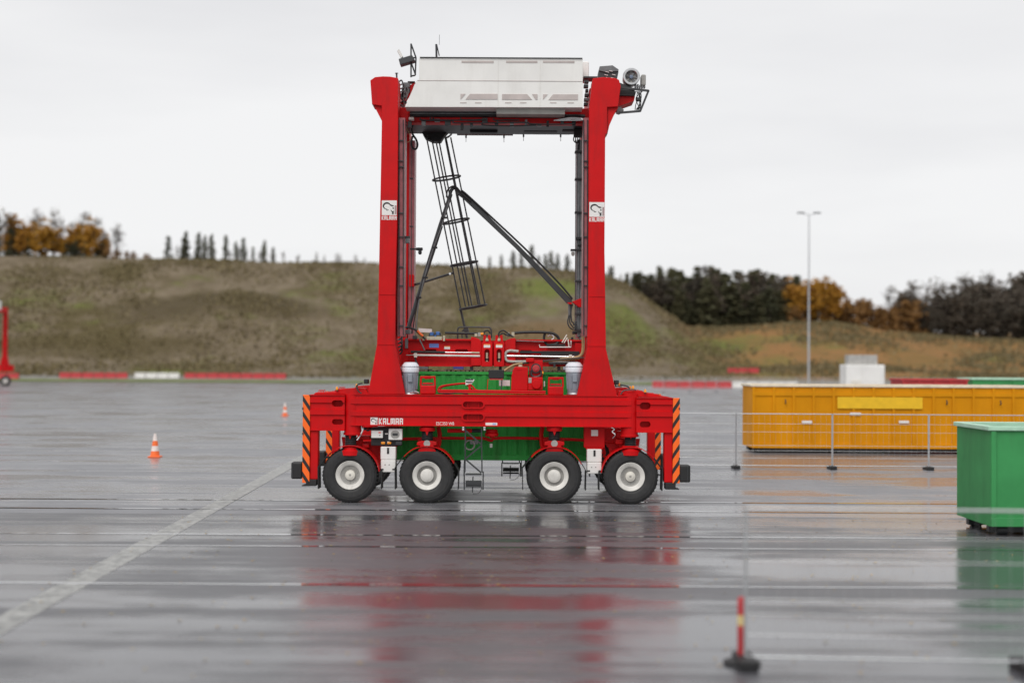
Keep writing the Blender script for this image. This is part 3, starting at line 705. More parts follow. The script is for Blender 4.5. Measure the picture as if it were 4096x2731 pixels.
LEG_L = [(1481, 322), (1500, 309), (1530, 306), (1560, 307), (1592, 313), (1592, 480), (1590, 800), (1582, 1180), (1581, 1376), (1621, 1576),
         (1472, 1576), (1508, 1376), (1514, 1180), (1527, 500), (1527, 424), (1488, 418)]
LEG_R = [(2371, 314), (2415, 309), (2462, 313), (2476, 320), (2483, 345), (2472, 427), (2429, 429), (2429, 535), (2421, 537), (2418, 1000), (2421, 1184),
         (2424, 1395), (2468, 1583), (2307, 1583), (2349, 1395), (2353, 1184), (2355, 600), (2357, 430)]
WHEELS = [(1398.5, 'o'), (1706.6, 'i'), (2217, 'i'), (2523, 'o')]

def side(m):
    # beams
    z0, z1, a0, a1, b0, b1 = zs(1705, 1579, 1667, 1644, 1619, 1594)
    xa, xb = P0(1402, 1640).x, P0(2526, 1640).x
    beam = MB(m).xprism(ribbed(z0, z1, [(a0, a1), (b0, b1)]), xa, xb).build('side_beam', RED, CAR)
    if not m:
        for py0, py1 in ((1605, 1630), (1655, 1681)): cut(beam, MB().prism(oval(1850, py0, 1935, py1, 0), -.2, .16))
        for py0, py1 in ((1605, 1630), (1655, 1681)):
            o1 = oval(1846, py0 - 4, 1939, py1 + 4, 0); o2 = oval(1852, py0 + 1, 1933, py1 - 1, 0); n = len(o1); r = MB()
            r.add([(x, -.012, z) for x, z in o1] + [(x, -.012, z) for x, z in o2] + [(x, .05, z) for x, z in o1] + [(x, .05, z) for x, z in o2],
                  [(i, (i + 1) % n, n + (i + 1) % n, n + i) for i in range(n)] + [(i, (i + 1) % n, 2 * n + (i + 1) % n, 2 * n + i) for i in range(n)] + [(n + i, n + (i + 1) % n, 3 * n + (i + 1) % n, 3 * n + i) for i in range(n)])
            r.build('slot_rim', RED, beam, smooth=30)
            for px in (1868, 1912): MB().pbox(px, py0 + 3, px + 5, py1 - 2, .10, .155).build('slot_lug', RED, beam)
    for (pa, pb, top, bot, slots, pxm) in ((1239, 1378, 1578, 1722, ((1327, 1372, 1600, 1626), (1327, 1372, 1676, 1698)), 1308), (2546, 2691, 1590, 1730, ((2560, 2603, 1609, 1637), (2560, 2603, 1685, 1709)), 2618)):
        zb, zt, r0, r1, q0, q1 = [at(pxm, q, 0).z for q in (bot, top, bot - 63, bot - 87, bot - 111, bot - 131)]
        e = MB(m).xprism(ribbed(zb, zt, [(r0, r1), (q0, q1)], .05, .53), P0(pa, 1650).x, P0(pb, 1650).x).build('end_block', RED, CAR)
        for s in slots: cut(e, MB(m).prism(oval(s[0], s[2], s[1], s[3], 0), -.2, .28))
    # steering tubes
    for pxc, bot in ((1407, 1736), (2521, 1744)):
        x = P0(pxc, 1700).x; zt = P0(pxc, 1577).z; zb = P0(pxc, bot).z; t = MB(m)
        t.lathe([(.232, zb + .03), (.232, zt + .015)], (x, .25, 0), n=32).build('steering_tube', RED, CAR, smooth=40)
        MB(m).lathe([(.255, zb - .03), (.255, zb + .03)], (x, .25, 0), n=32).build('tube_flange', RED, CAR, smooth=40, bevel=.008)
    # corner posts, hazard boards, feet and buffers
    for (p0, p1, pt, pb, h0, h1, ht, hb, foot, buf, hm) in (
        (1239, 1272, 1720, 1917, 1210, 1238.5, 1579, 1930, [(1226, 1917), (1266, 1917), (1264, 1943), (1206, 1944), (1206, 1940), (1222, 1937)], (1164, 1208, 1848, 1915), HAZL),
        (2657, 2691, 1729, 1930, 2691.5, 2719, 1592, 1932, [(2662, 1930), (2704, 1930), (2702, 1950), (2718, 1955), (2718, 1958), (2662, 1957)], (2716, 2762, 1860, 1929), HAZR)):
        post = MB(m).pbox(p0, pt, p1, pb, .05, .40).build('corner_post', RED, CAR, bevel=.03)
        MB(m).pbox(h0, ht, h1, hb, .0, .34).build('hazard_board', hm, post, bevel=.006)
        MB(m).pprism(foot, .02, .40).build('post_foot', BLACK, post, bevel=.01)
        b = MB(m).pbox(*[buf[i] for i in (0, 2, 1, 3)], .03, .42).build('buffer', BLACK, CAR, bevel=.04)
        pxs = (buf[0] + 6, buf[0] + 12) if buf[0] < 2000 else (buf[1] - 12, buf[1] - 6)
        MB(m).pbox(pxs[0], buf[2] + 2, pxs[0] + 2, buf[3] - 2, .018, .03).build('buffer_rib', DARK, b)
        for k in range(3):
            pxb = h0 - 1 if buf[0] < 2000 else h1 - 3
            MB(m).pbox(pxb, 1630 + k * 100, pxb + 4, 1638 + k * 100, -.03, .0).build('board_bolt', BLACK, post)
    # legs
    for poly, tag_ in ((LEG_L, 0), (LEG_R, 1)):
        leg = MB(m).pprism(poly, .02, .80).build('leg', RED, CAR, bevel=.012)
        for (a, b, py) in (((1515, 1581, 1177), (1509, 1581, 1377))[0], (1509, 1581, 1377)) if tag_ == 0 else ((2353.5, 2420.5, 1185), (2350, 2423.5, 1383)):
            MB(m).pbox(a + 1, py - 1.5, b - 1, py + 1.5, .005, .02).build('weld_seam', RED, leg)
        gus = [(1496, 424), (1527, 424), (1527, 484)] if tag_ == 0 else [(2430, 430), (2474, 430), (2462, 446), (2438, 500), (2430, 535)]
        MB(m).pprism(gus, .12, .70).build('gusset', RED, leg)
        if tag_ == 0:
            gx = (1593, 1617)
        else:
            gx = (2332, 2354)
        rail = MB(m).pbox(gx[0], 470, gx[1], 1345, .25, .95).build('guide_rail', GUIDE, CAR)
        for px in (gx[0] + 3, gx[1] - 4):
            MB(m).cyl(P0(px, 480, .22), P0(px, 1340, .22), .014, 8).build('conduit', DARK, rail, smooth=40)
        for py in (560, 642, 665, 850, 945, 1065, 1140, 1300):
            MB(m).pbox(gx[0] + 1, py, gx[1] - 2, py + 4, .185, .24).build('clamp', DARK, rail)
    # wheels, mudguards, suspension
    for px, kind in WHEELS:
        x = at(px, 1912, .05).x; c = Vector((x, .30, .745))
        wq = node('wheel', CAR)
        ty = [(.385, -.165), (.41, -.20), (.45, -.212), (.458, -.222), (.52, -.232), (.60, -.234), (.607, -.226), (.66, -.222), (.668, -.214), (.70, -.206), (.728, -.185), (.742, -.15), (.745, -.12)]
        prof = ty + [(r, -h) for r, h in ty[::-1]]
        T = MB(m).lathe(prof, c, 'Y', 56, closed=True)
        for k in range(44):     # tread lugs
            for s in (-1, 1):
                a = 2 * math.pi * (k + (.5 if s > 0 else 0)) / 44; d = Vector((math.cos(a), 0, math.sin(a))); q = Vector((-math.sin(a), 0, math.cos(a)))
                b0_ = c + d * .738; T.bar(b0_ + Vector((0, s * .03, 0)) - q * .02, b0_ + Vector((0, s * .185, 0)) + q * .025, .030, .022)
        T.build('tyre', RUBBER, wq, smooth=35)
        MB(m).lathe([(.388, -.15), (.39, -.185), (.378, -.192), (.355, -.178), (.335, -.172), (.30, -.150), (.268, -.125), (.268, .1), (.388, .1)], c, 'Y', 48, closed=True).build('rim', RIM, wq, smooth=35)
        D_ = MB(m)
        if kind == 'o':
            D_.lathe([(.267, -.10), (.22, -.075), (.15, -.06), (.14, -.06), (.14, .0), (.267, .0)], c, 'Y', 40, closed=True)
            for k in range(16):
                a = 2 * math.pi * k / 16; q = c + Vector((math.cos(a) * .2, -.065, math.sin(a) * .2)); D_.cyl(q, q + Vector((0, -.035, 0)), .014, 6)
            D_.build('dish', RIMG, wq, smooth=35)
            MB(m).lathe([(.138, .0), (.138, -.11), (.128, -.135), (.085, -.145), (.08, -.16), (.04, -.165), (.03, -.15), (0.012, -.15)], c, 'Y', 32).build('hub', CREAM, wq, smooth=30)
            MB(m).lathe([(.027, -.15), (.02, -.172), (.005, -.174)], c, 'Y', 16).build('hub_plug', RIMG, wq, smooth=30)
        else:
            D_.lathe([(.267, -.10), (.255, -.05), (.19, -.03), (.18, -.03), (.18, .0), (.267, .0)], c, 'Y', 40, closed=True)
            for k in range(20):
                a = 2 * math.pi * k / 20; q = c + Vector((math.cos(a) * .222, -.035, math.sin(a) * .222)); D_.cyl(q, q + Vector((0, -.03, 0)), .012, 6)
            D_.build('dish', RIMG, wq, smooth=35)
            MB(m).lathe([(.182, -.02), (.182, -.10), (.172, -.12), (.13, -.135), (.125, -.145), (.07, -.155), (.01, -.157)], c, 'Y', 36).build('hub', RIM, wq, smooth=30)
        # mudguard arc with hanging flaps
        g_ = MB(m); A0, A1 = (math.radians(8 if px < 2000 else 40), math.radians(140 if px < 2000 else 172)) if kind == 'o' else (math.radians(25), math.radians(140))
        nseg = 20; vs_ = []
        for i in range(nseg + 1):
            a = A0 + (A1 - A0) * i / nseg
            for r, y in ((.795, .03), (.815, .03), (.815, .58), (.795, .58)): vs_.append((c.x + r * math.cos(a), y, c.z + r * math.sin(a)))
        fs_ = [(0, 1, 2, 3), tuple(range(nseg * 4, nseg * 4 + 4))]
        for i in range(nseg): fs_ += [(i * 4 + k, i * 4 + (k + 1) % 4, i * 4 + 4 + (k + 1) % 4, i * 4 + 4 + k) for k in range(4)]
        g_.add(vs_, fs_); mg = g_.build('mudguard', RED, CAR, smooth=40)
        for A, s in ((A0, 1), (A1, -1)):
            p = Vector((c.x + .81 * math.cos(A), .05, c.z + .81 * math.sin(A)))
            e = Vector((c.x + s * .86, .05, max(.9, p.z - .3))); f = Vector((c.x + s * .85, .05, .38))
            q = MB(m); q.add([(p.x, .05, p.z), (p.x + s * .025, .05, p.z), (e.x + s * .012, .05, e.z), (f.x + s * .012, .05, f.z), (f.x - s * .012, .05, f.z), (e.x - s * .012, .05, e.z)] +
                             [(p.x, .55, p.z), (p.x + s * .025, .55, p.z), (e.x + s * .012, .55, e.z), (f.x + s * .012, .55, f.z), (f.x - s * .012, .55, f.z), (e.x - s * .012, .55, e.z)],
                             [(0, 1, 2, 5), (5, 2, 3, 4), (6, 7, 8, 11), (11, 8, 9, 10), (0, 1, 7, 6), (1, 2, 8, 7), (2, 3, 9, 8), (3, 4, 10, 9), (4, 5, 11, 10), (5, 0, 6, 11)])
            q.build('mud_flap', BLACK, mg)
        if kind == 'o':
            zt = at(px, 1740, .1).z; zb = at(px, 1784, .1).z
        else:
            zt = at(px, 1726, .1).z; zb = at(px, 1762, .1).z
        prof = []
        for k in range(6):
            z_ = zt + (zb - zt) * k / 6; dz = (zb - zt) / 6; prof += [(.140, z_), (.165, z_ + dz * .5)]
        su = MB(m).lathe([(.10, at(px, 1705, .1).z), (.10, zb - .3), (.10, zb - .3)], (x, .3, 0), n=20).build('suspension', RED, CAR, smooth=40)
        MB(m).lathe(prof + [(.14, zb)], (x, .25, 0), n=28).build('bellows', RUBBER, su, smooth=50)
        hd = MB(m)
        if kind == 'o':
            hd.lathe([(.20, zb + .005), (.235, zb - .03), (.235, zb - .07), (.30, zb - .13), (.30, zb - .25)], (x, .3, 0), n=28).build('fork_head', RED, su, smooth=35)
        else:
            MB(m).lathe([(.205, zt + .012), (.215, zt + .05), (.215, zt + .11), (.16, zt + .14)], (x, .25, 0), n=28).build('flange', RED, su, smooth=35)
            p = [(px - 38, 1768), (px - 20, 1763), (px + 20, 1763), (px + 40, 1768), (px + 40, 1780), (px + 27, 1782), (px + 38, 1806), (px - 36, 1806), (px - 25, 1782), (px - 40, 1780)]
            hd.pprism(p, .08, .5).build('fork_head', RED, su, bevel=.015)
            MB(m).lathe([(.09, .0), (.09, -.02)], (x, .09, at(px, 1773, .1).z), 'Y', 20).build('fork_badge', RIMG, su)
            for s in ((1,) if px < 2000 else (-1,)):   # curved bracket inside
                MB(m).tube(pc([(px + s * 46, 1706), (px + s * 52, 1735), (px + s * 50, 1770), (px + s * 42, 1806)], .7), .06, 8).build('bracket', RED, su, smooth=40)
        tip = at(px, zt, .1)
        MB(m).prism([(x - .05, zt + .02), (x + .05, zt + .02), (x, zt - .11)], .06, .09).build('pointer', RED, su)
    # inner fork arm reaching down behind each tyre
    for px, kind in WHEELS:
        x = at(px, 1912, .05).x
        MB(m).prism([(x - .3, 1.75), (x + .3, 1.75), (x + .12, .62), (x - .12, .62)], .62, .72).build('fork_arm', RED, CAR, bevel=.01)
        MB(m).cyl((x, .40, .745), (x, .66, .745), .13, 20).build('axle', DARK, CAR, smooth=40)
    # jack tubes between the wheels
    for px0, px1, top, bot in ((1522, 1583, 1786, 1888), (2348, 2407, 1796, 1894)):
        j = MB(m).pbox(px0, top, px1, top + 52, .25, .62).build('jack_housing', WHITE, CAR, bevel=.025)
        MB(m).pbox(px0 + 1, top + 53, px1 - 1, bot, .23, .64).build('jack_cover', WHITE, j, bevel=.02)
        MB(m).pbox(px0 + 26, top + 4, px0 + 34, top + 28, .235, .25).build('jack_slot', BLACK, j)
        for dx in (16, 32): MB(m).pbox(px0 + dx, top + 70, px0 + dx + 5, top + 74, .222, .23).build('jack_bolt', RIMG, j)
        for dx in (0, 47): MB(m).pbox(px0 + dx, bot - 14, px0 + dx + 12, bot - 9, .218, .23).build('jack_notch', INK, j)
        MB(m).pbox(px0 - 12, 1706, px1 + 12, top - 6, .45, .75).build('jack_mount', RED, CAR, bevel=.015)
        MB(m).pprism([(px0 - 6, top - 6), (px1 + 6, top - 6), (px1 + 2, top + 1), (px0 - 2, top + 1)], .4, .75).build('jack_collar', RED, CAR)
    # long red pipe and frames under the beam
    MB(m).tube(pc([(1600, 1756), (1760, 1752), (1840, 1752), (1930, 1752), (1965, 1761), (1990, 1752), (2150, 1753), (2300, 1758), (2480, 1770)], .85), .042, 10).build('red_pipe', RED, CAR, smooth=40)
    MB(m).pprism([(1448, 1765), (1520, 1765), (1524, 1870), (1500, 1850), (1470, 1808)], .85, .92).build('frame_plate', RED, CAR)
    MB(m).pprism([(2412, 1712), (2478, 1712), (2478, 1800), (2440, 1800), (2416, 1770)], .85, .92).build('frame_plate', RED, CAR)
    MB(m).bar(P0(2412, 1820, .8), P0(2445, 1845, .8), .07, .1).build('brace', RED, CAR)
    MB(m).bar(P0(2440, 1790, .8), P0(2452, 1850, .8), .08, .1).build('brace', RED, CAR)
    MB(m).bar(P0(1515, 1790, .8), P0(1522, 1850, .8), .07, .1).build('brace', RED, CAR)
    # gear on top of the beam ends
    for s, pxs in ((0, (1262, 1345, 1400, 1462)), (1, (2490, 2548, 2600, 2668))):
        base = 1577 if s == 0 else 1589
        hp = [(pxs[0] - 8, base), (pxs[0], base - 8), (pxs[1] - 4, base - 11), (pxs[1] + 6, base - 22), (pxs[2] + 30, base - 27), (pxs[3], base - 24), (pxs[3] + 14, base)] if s == 0 else \
             [(pxs[0] - 20, base - 5), (pxs[0] - 14, base - 26), (pxs[1] + 10, base - 28), (pxs[2] - 14, base - 16), (pxs[2] + 28, base - 14), (pxs[2] + 40, base - 8), (pxs[3] + 6, base - 2), (pxs[3] + 16, base)]
        MB(m).pprism(hp, .2, .5).build('end_cover', RED, CAR, bevel=.015)
        for px, py in (((1348, 1545), (1427, 1534)) if s == 0 else ((2532, 1541), (2581, 1555))):
            q = P0(px, py + 14, .15); b_ = MB(m).lathe([(.03, -.03), (.035, .0)], q, n=12).build('beacon_foot', DARK, CAR)
            MB(m).lathe([(.031, 0), (.033, .06), (.022, .085), (.004, .09)], q, n=14).build('beacon', AMBER, b_, smooth=40)
        cx_ = 1464 if s == 0 else 2467
        b_ = MB(m).pbox(cx_ - 9, 1516 + 4 * s, cx_ + 9, 1534 + 4 * s, .15, .4).build('camera_box', BLACK, CAR, bevel=.02)
        MB(m).tube(pc([(cx_ + (-14 if s == 0 else 12), 1532 + 6 * s), (cx_ + (-30 if s == 0 else 40), 1536 + 8 * s), (cx_ + (-38 if s == 0 else 52), 1546 + 8 * s)], .1), .02, 6).build('camera_arm', DARK, b_, smooth=40)
        MB(m).tube(pc(((1425, 1540), (1432, 1562), (1446, 1573)) if s == 0 else ((2482, 1578), (2496, 1562), (2530, 1557), (2545, 1560)), .05), .018, 6).build('cable', DARK, CAR, smooth=40)
        for k in range(3):
            px = (1275 + 9 * k) if s == 0 else (2588 + 9 * k)
            MB(m).tube(pc([(px, base - 8), (px + 2, base - 16), (px + 7, base - 16), (px + 9, base - 8)], .3, 3), .012, 5).build('hook_ring', RED, CAR, smooth=40)
side(False); side(True)

# lettering and emblem
def block_text(word, px0, py0, px1, py1, d, m, parent, name='lettering'):
    """heavy square capitals built from bars"""
    bars = {'K': [(0, 0, .34, 1)], 'A': [(0, 0, .32, 1), (.68, 0, 1, 1), (.3, .8, .7, 1), (.3, .34, .7, .52)], 'L': [(0, 0, .36, 1), (.34, 0, 1, .2)],
            'M': [(0, 0, .26, 1), (.37, .1, .63, 1), (.74, 0, 1, 1), (.2, .82, .8, 1)], 'R': [(0, 0, .32, 1), (.68, .5, 1, .96), (.3, .8, .72, 1), (.3, .40, .78, .58), (.68, 0, 1, .44)]}
    x0, x1, z0, z1 = rect(px0, py0, px1, py1, d); wds = [1.25 if c == 'M' else .82 if c == 'L' else 1.0 for c in word]; tot = sum(wds) + .22 * (len(word) - 1); u = (x1 - x0) / tot; x = x0
    for c, wl in zip(word, wds):
        b = MB(); W = wl * u; H = z1 - z0
        for k, (a0, b0, a1, b1) in enumerate(bars[c]): b.box(x + a0 * W, x + a1 * W, d - .004 - .0004 * k, d + .003, z0 + b0 * H, z0 + b1 * H)
        if c == 'K':
            for s, y0 in ((1, .45), (-1, .55)):
                e = 1.0 if s > 0 else 0.0
                b.prism([(x + .32 * W, z0 + (.40 if s > 0 else .60) * H), (x + .32 * W, z0 + (.60 if s > 0 else .40) * H), (x + .70 * W, z0 + e * H), (x + W, z0 + e * H), (x + .56 * W, z0 + .5 * H)], d - .0045, d + .003)
        b.build('letter', m, parent); x += W + .22 * u
def emblem(px0, py0, px1, py1, d, parent):
    x0, x1, z0, z1 = rect(px0, py0, px1, py1, d); W, H = x1 - x0, z1 - z0
    pan = MB().box(x0, x1, d - .003, d + .003, z0, z1).build('logo_panel', STICK, parent)
    X = lambda u: x0 + u * W
    Z = lambda v: z1 - v * H
    def flat(poly, m, k, nm): MB().prism([(X(u), Z(v)) for u, v in poly], d - .0045 - k * .0006, d - .002).build(nm, m, parent)
    n = 22; out, inn = [], []
    for i in range(n + 1):
        t = i / n; a = math.radians(40 + 235 * t); th = .115 * math.sin(math.pi * min(1, .12 + t * .88)) ** .8 * (1.05 - .55 * t) + .012
        out.append((.36 + (.205 + th) * math.cos(a), .40 - (.17 + th) * math.sin(a) * 1.02)); inn.append((.36 + .205 * math.cos(a), .40 - .17 * math.sin(a)))
    for i in range(n): flat([out[i], out[i + 1], inn[i + 1], inn[i]], INK, 0, 'logo_mark') if False else None
    b = MB()
    for i in range(n): b.prism([(X(u), Z(v)) for u, v in (out[i], out[i + 1], inn[i + 1], inn[i])], d - .0045, d - .002)
    b.build('logo_arc', INK, parent)
    flat([(.50, .22), (.62, .28), (.80, .33), (.80, .39), (.66, .40), (.54, .33)], INK, 1, 'logo_brow')
    flat([(.71, .47), (.80, .46), (.80, .60), (.74, .58)], INK, 1, 'logo_eye')
    flat([(.58, .60), (.64, .66), (.70, .74), (.80, .68), (.80, .93), (.67, .93), (.70, .82), (.62, .72)], INK, 2, 'logo_jaw')
    flat([(.29, .60), (.36, .64), (.46, .62), (.46, .66), (.36, .69), (.30, .66)], INK, 1, 'logo_tip')
    flat([(.86, .33), (.98, .33), (.98, .93), (.86, .93)], mat('logo_shadow_grey', (0.36, 0.26, 0.26), 0.5), 1, 'logo_shadow')  # shadow beside the mark, painted as a flat grey bar
beams = [o for o in CAR.children if o.name.split('.')[0] == 'side_beam']; legs = [o for o in CAR.children if o.name.split('.')[0] == 'leg']
emblem(1482, 1669, 1511, 1698, .045, beams[0]); block_text('KALMAR', 1515, 1672, 1612, 1697, .045, STICK, beams[0])
emblem(1527, 802, 1587, 861, .02, legs[0]); block_text('KALMAR', 1527, 864, 1587, 880, .02, STICK, legs[0])
emblem(2357, 809, 2418, 868, .02, legs[1]); block_text('KALMAR', 2357, 871, 2418, 887, .02, STICK, legs[1])
def font_text(body, px0, py0, px1, py1, d, m, parent):
    cu = bpy.data.curves.new('lettering', 'FONT'); cu.body = body; cu.extrude = .002; cu.offset = .004; cu.size = 1
    o = bpy.data.objects.new('lettering', cu); COL.objects.link(o); dg = bpy.context.evaluated_depsgraph_get(); dg.update()
    me = bpy.data.meshes.new_from_object(o.evaluated_get(dg)); bpy.data.objects.remove(o)
    co = np.array([v.co for v in me.vertices]); lo, hi = co.min(0), co.max(0); x0, x1, z0, z1 = rect(px0, py0, px1, py1, d)
    for v in me.vertices: v.co = Vector((x0 + (v.co.x - lo[0]) / (hi[0] - lo[0]) * (x1 - x0), d - .002 - (v.co.z - lo[2]) * .4, z0 + (v.co.y - lo[1]) / (hi[1] - lo[1]) * (z1 - z0)))
    me.materials.clear(); me.materials.append(m); r = bpy.data.objects.new('lettering', me); COL.objects.link(r); r.parent = parent; r.matrix_parent_inverse = parent.matrix_world.inverted()
font_text('ESC350 W8', 1745, 1687, 1816, 1700, .045, STICK, beams[0])
st = MB().pbox(1942, 1690, 1989, 1703, .04, .046).build('sticker', STICK, beams[0])
MB().pbox(1970, 1692, 1984, 1699, .037, .041).build('sticker_print', mat('pale_blue_print', (0.35, 0.45, 0.7), 0.5), st)

# ---- control boxes under the beam, near side
bp = MB().pbox(1484, 1709, 1606, 1782, .30, .55).build('control_panel', BLACK, CAR, bevel=.02)
MB().pbox(1485, 1721, 1531, 1751, .16, .30).build('white_box', WHITE, bp, bevel=.012)
MB().pbox(1514, 1727, 1523, 1732, .152, .16).build('red_lamp', REDLIGHT, bp)
MB().pbox(1516, 1738, 1521, 1742, .152, .16).build('knob', RIMG, bp)
MB().pbox(1554, 1714, 1609, 1759, .16, .30).build('display_box', WHITE, bp, bevel=.02)
dsp = MB().prism(oval(1563, 1722, 1598, 1752, .15), .148, .16).build('display', RIMG, bp)
MB().pbox(1570, 1732, 1591, 1742, .142, .148).build('display_text', DARK, bp)
for px in (1531, 1556): MB().pbox(px - 7, 1766, px + 9, 1776, .26, .30).build('amber_lamp', AMBER, bp, bevel=.015)
MB().pbox(1549, 1765, 1558, 1773, .27, .30).build('label_strip', STICK, bp)
MB().pbox(1540, 1732, 1552, 1737, .27, .30).build('label_strip', STICK, bp)
MB().pbox(1582, 1764, 1608, 1780, .22, .32).build('connector', DARK, bp, bevel=.02)
MB().tube(pc([(1446, 1706), (1452, 1715), (1444, 1735), (1434, 1752), (1428, 1760)], .15), .022, 6).build('silver_hose', CHROME, CAR, smooth=40)
MB().tube(pc([(1460, 1712), (1470, 1722), (1480, 1718), (1492, 1712)], .2), .02, 6).build('hose', BLACK, CAR, smooth=40)
MB().pbox(1438, 1742, 1480, 1758, .5, .8).build('link_block', RED, CAR, bevel=.02)
MB().pbox(1448, 1776, 1476, 1790, .5, .7).build('link_block', RED, CAR, bevel=.02)
MB().pbox(2365, 1719, 2392, 1743, .42, .45).build('notice_plate', STICK, CAR)
MB().tube(pc([(2446, 1708), (2458, 1716), (2448, 1726), (2460, 1738), (2450, 1752)], .3), .018, 6).build('silver_hose', CHROME, CAR, smooth=40)
MB().pbox(2468, 1724, 2500, 1750, .5, .8).build('link_block', RED, CAR, bevel=.02)
MB().pbox(2462, 1756, 2492, 1776, .5, .8).build('link_block', RED, CAR, bevel=.02)
# red cylinder drum, connectors at mid span
MB().cyl(P0(1790, 1722, .4), P0(1888, 1722, .4), .055, 14).build('steering_cylinder', RED, CAR, smooth=40)
MB().cyl(P0(1885, 1722, .4), P0(1930, 1722, .4), .05, 14).build('cylinder_sleeve', BLACK, CAR, smooth=40)
for py, r in ((1724, .16), (1737, .185)):
    q = P0(1967, py, .45); MB().lathe([(r * .9, -.05), (r, -.03), (r, .03), (r * .9, .05)], q, n=28).build('hose_drum', RED, CAR, smooth=40)
q = P0(1967, 1752, .45); MB().cyl(q, q + Vector((0, 0, .2)), .06, 12).build('drum_shaft', RED, CAR, smooth=40)
MB().pbox(1959, 1774, 1970, 1790, .4, .5).build('sensor', RIMG, CAR, bevel=.01)
for px in (1706 + 147, 2217 - 279):
    for py in (1710, 1718): 
        q = P0(px, py, .02); MB().lathe([(.035, -.02), (.042, 0), (.035, .02)], q, n=14).build('coupling', CHROME, CAR, smooth=40)
def ring(c, R, r, axis, n=20):
    return [c + Vector((R * math.cos(t), 0, R * math.sin(t))) for t in [2 * math.pi * i / n for i in range(n + 1)]]
MB().tube(ring(P0(1879, 1779, .9), .13, .022, 'Y'), .022, 8).build('hose_coil', RIMG, CAR, smooth=40)
MB().pbox(1880, 1762, 1912, 1776, .9, 1.0).build('coil_holder', GREY, CAR)

# access ladders
def access_ladder(mirror, pxl, pxr, top, bot, step_py, tiny=False):
    d = .10; t = node('access_ladder', CAR)
    rb = lambda a, b, wd, nm: MB(mirror).bar(P0(*a, d), P0(*b, d), wd, .05).build(nm, DARK, t)
    rb((pxl, top), (pxl - 2, step_py), .035, 'side_bar'); rb((pxr, top), (pxr + 2, step_py), .035, 'side_bar')
    if not tiny:
        rb((pxl + 2, 1722), (pxr - 1, 1776), .04, 'diagonal'); rb((pxr - 1, 1782), (pxl + 2, 1832), .04, 'diagonal'); rb((pxl + 2, 1838), (pxr - 1, 1890), .04, 'diagonal')
    rb((pxl - 5, step_py), (pxl - 5, bot), .035, 'foot_bar'); rb((pxr + 7, step_py), (pxr + 6, bot), .035, 'foot_bar')
    rb((pxl - 2, step_py), (pxl - 5, step_py + 6), .03, 'hinge'); rb((pxr + 2, step_py), (pxr + 7, step_py + 6), .03, 'hinge')
    ys = (1897, 1932, 1945) if not tiny else (step_py + 4, step_py + 32, step_py + 48)
    for py, h in zip(ys, (5, 17, 6)):
        MB(mirror).pbox(pxl, py - h / 2, pxr, py + h / 2, d - .1, d + .12).build('step', DARK, t, bevel=.006)
    mid = (pxl + pxr) / 2
    rb((mid - 2, ys[0] + 8), (mid - 4, bot + 10), .03, 'catch_rod')
    MB(mirror).tube(pc([(mid - 3, bot + 16), (mid + 18, bot + 14), (pxr - 3, bot + 2), (pxr + 1, bot - 12)], d), .008, 5).build('release_cable', BLACK, t)
access_ladder(False, 1862, 1926, 1706, 1958, 1885)
# the one on the far side hangs lower in the picture's middle: same ladder mirrored, only its steps show under the container
x0_, z0_ = at(2005, 1845, 5).x, at(2005, 1845, 5).z; k_ = at(2040, 1700, .1).x
def px_for(x): return 2048 + (x - 0) / (37.1 / F)
fx0, fx1 = px_for(at(2009, 1850, 4.9).x), px_for(at(2073, 1850, 4.9).x)
fz = lambda py: 1448 + (3.83 - at(2040, py, 4.9).z) / (37.1 / F)
access_ladder(True, fx0, fx1, 1706, fz(1905), fz(1850), tiny=True)

# ---- gear standing on the near beam
for pxc, r_, top in ((1641, 37, 1449), (2296, 34, 1454)):
    q = P0(pxc, 1576, .30); k = 37.3 / F; h = lambda py: (1576 - py - (1449 - 1449)) * k
    mo = MB().lathe([(.17, .0), (.19, .12), (.215, .45), (.225, .60)], q, n=32).build('drive_motor', CANB, CAR, smooth=40)
    MB().lathe([(.235, .60), (.24, .62), (.24, .72), (.235, .735)], q, n=32).build('motor_band', CANW, mo, smooth=40)
    MB().lathe([(.20, .735), (.235, .75), (.24, .765), (.165, .86), (.12, .87), (.01, .872)], q, n=32).build('motor_cap', CANW, mo, smooth=40)
    MB().box(q.x - .05, q.x + .07, q.y - .26, q.y - .19, q.z + .33, q.z + .55).build('terminal_box', CANB, mo, bevel=.015)
    MB().lathe([(.19, -.02), (.20, .0), (.19, .04)], q, n=28).build('motor_base', GALV, mo, smooth=40)
    MB().box(q.x - .30, q.x - .22, q.y - .05, q.y + .05, q.z + .66, q.z + .74).build('motor_lug', CANB, mo, bevel=.01)
    for k2 in range(8):
        a = 2 * math.pi * (k2 + .5) / 8; v = Vector((math.cos(a), math.sin(a), 0)); MB().bar(q + v * .2 + Vector((0, 0, .14)), q + v * .224 + Vector((0, 0, .5)), .02, .03).build('cooling_fin', CANB, mo)
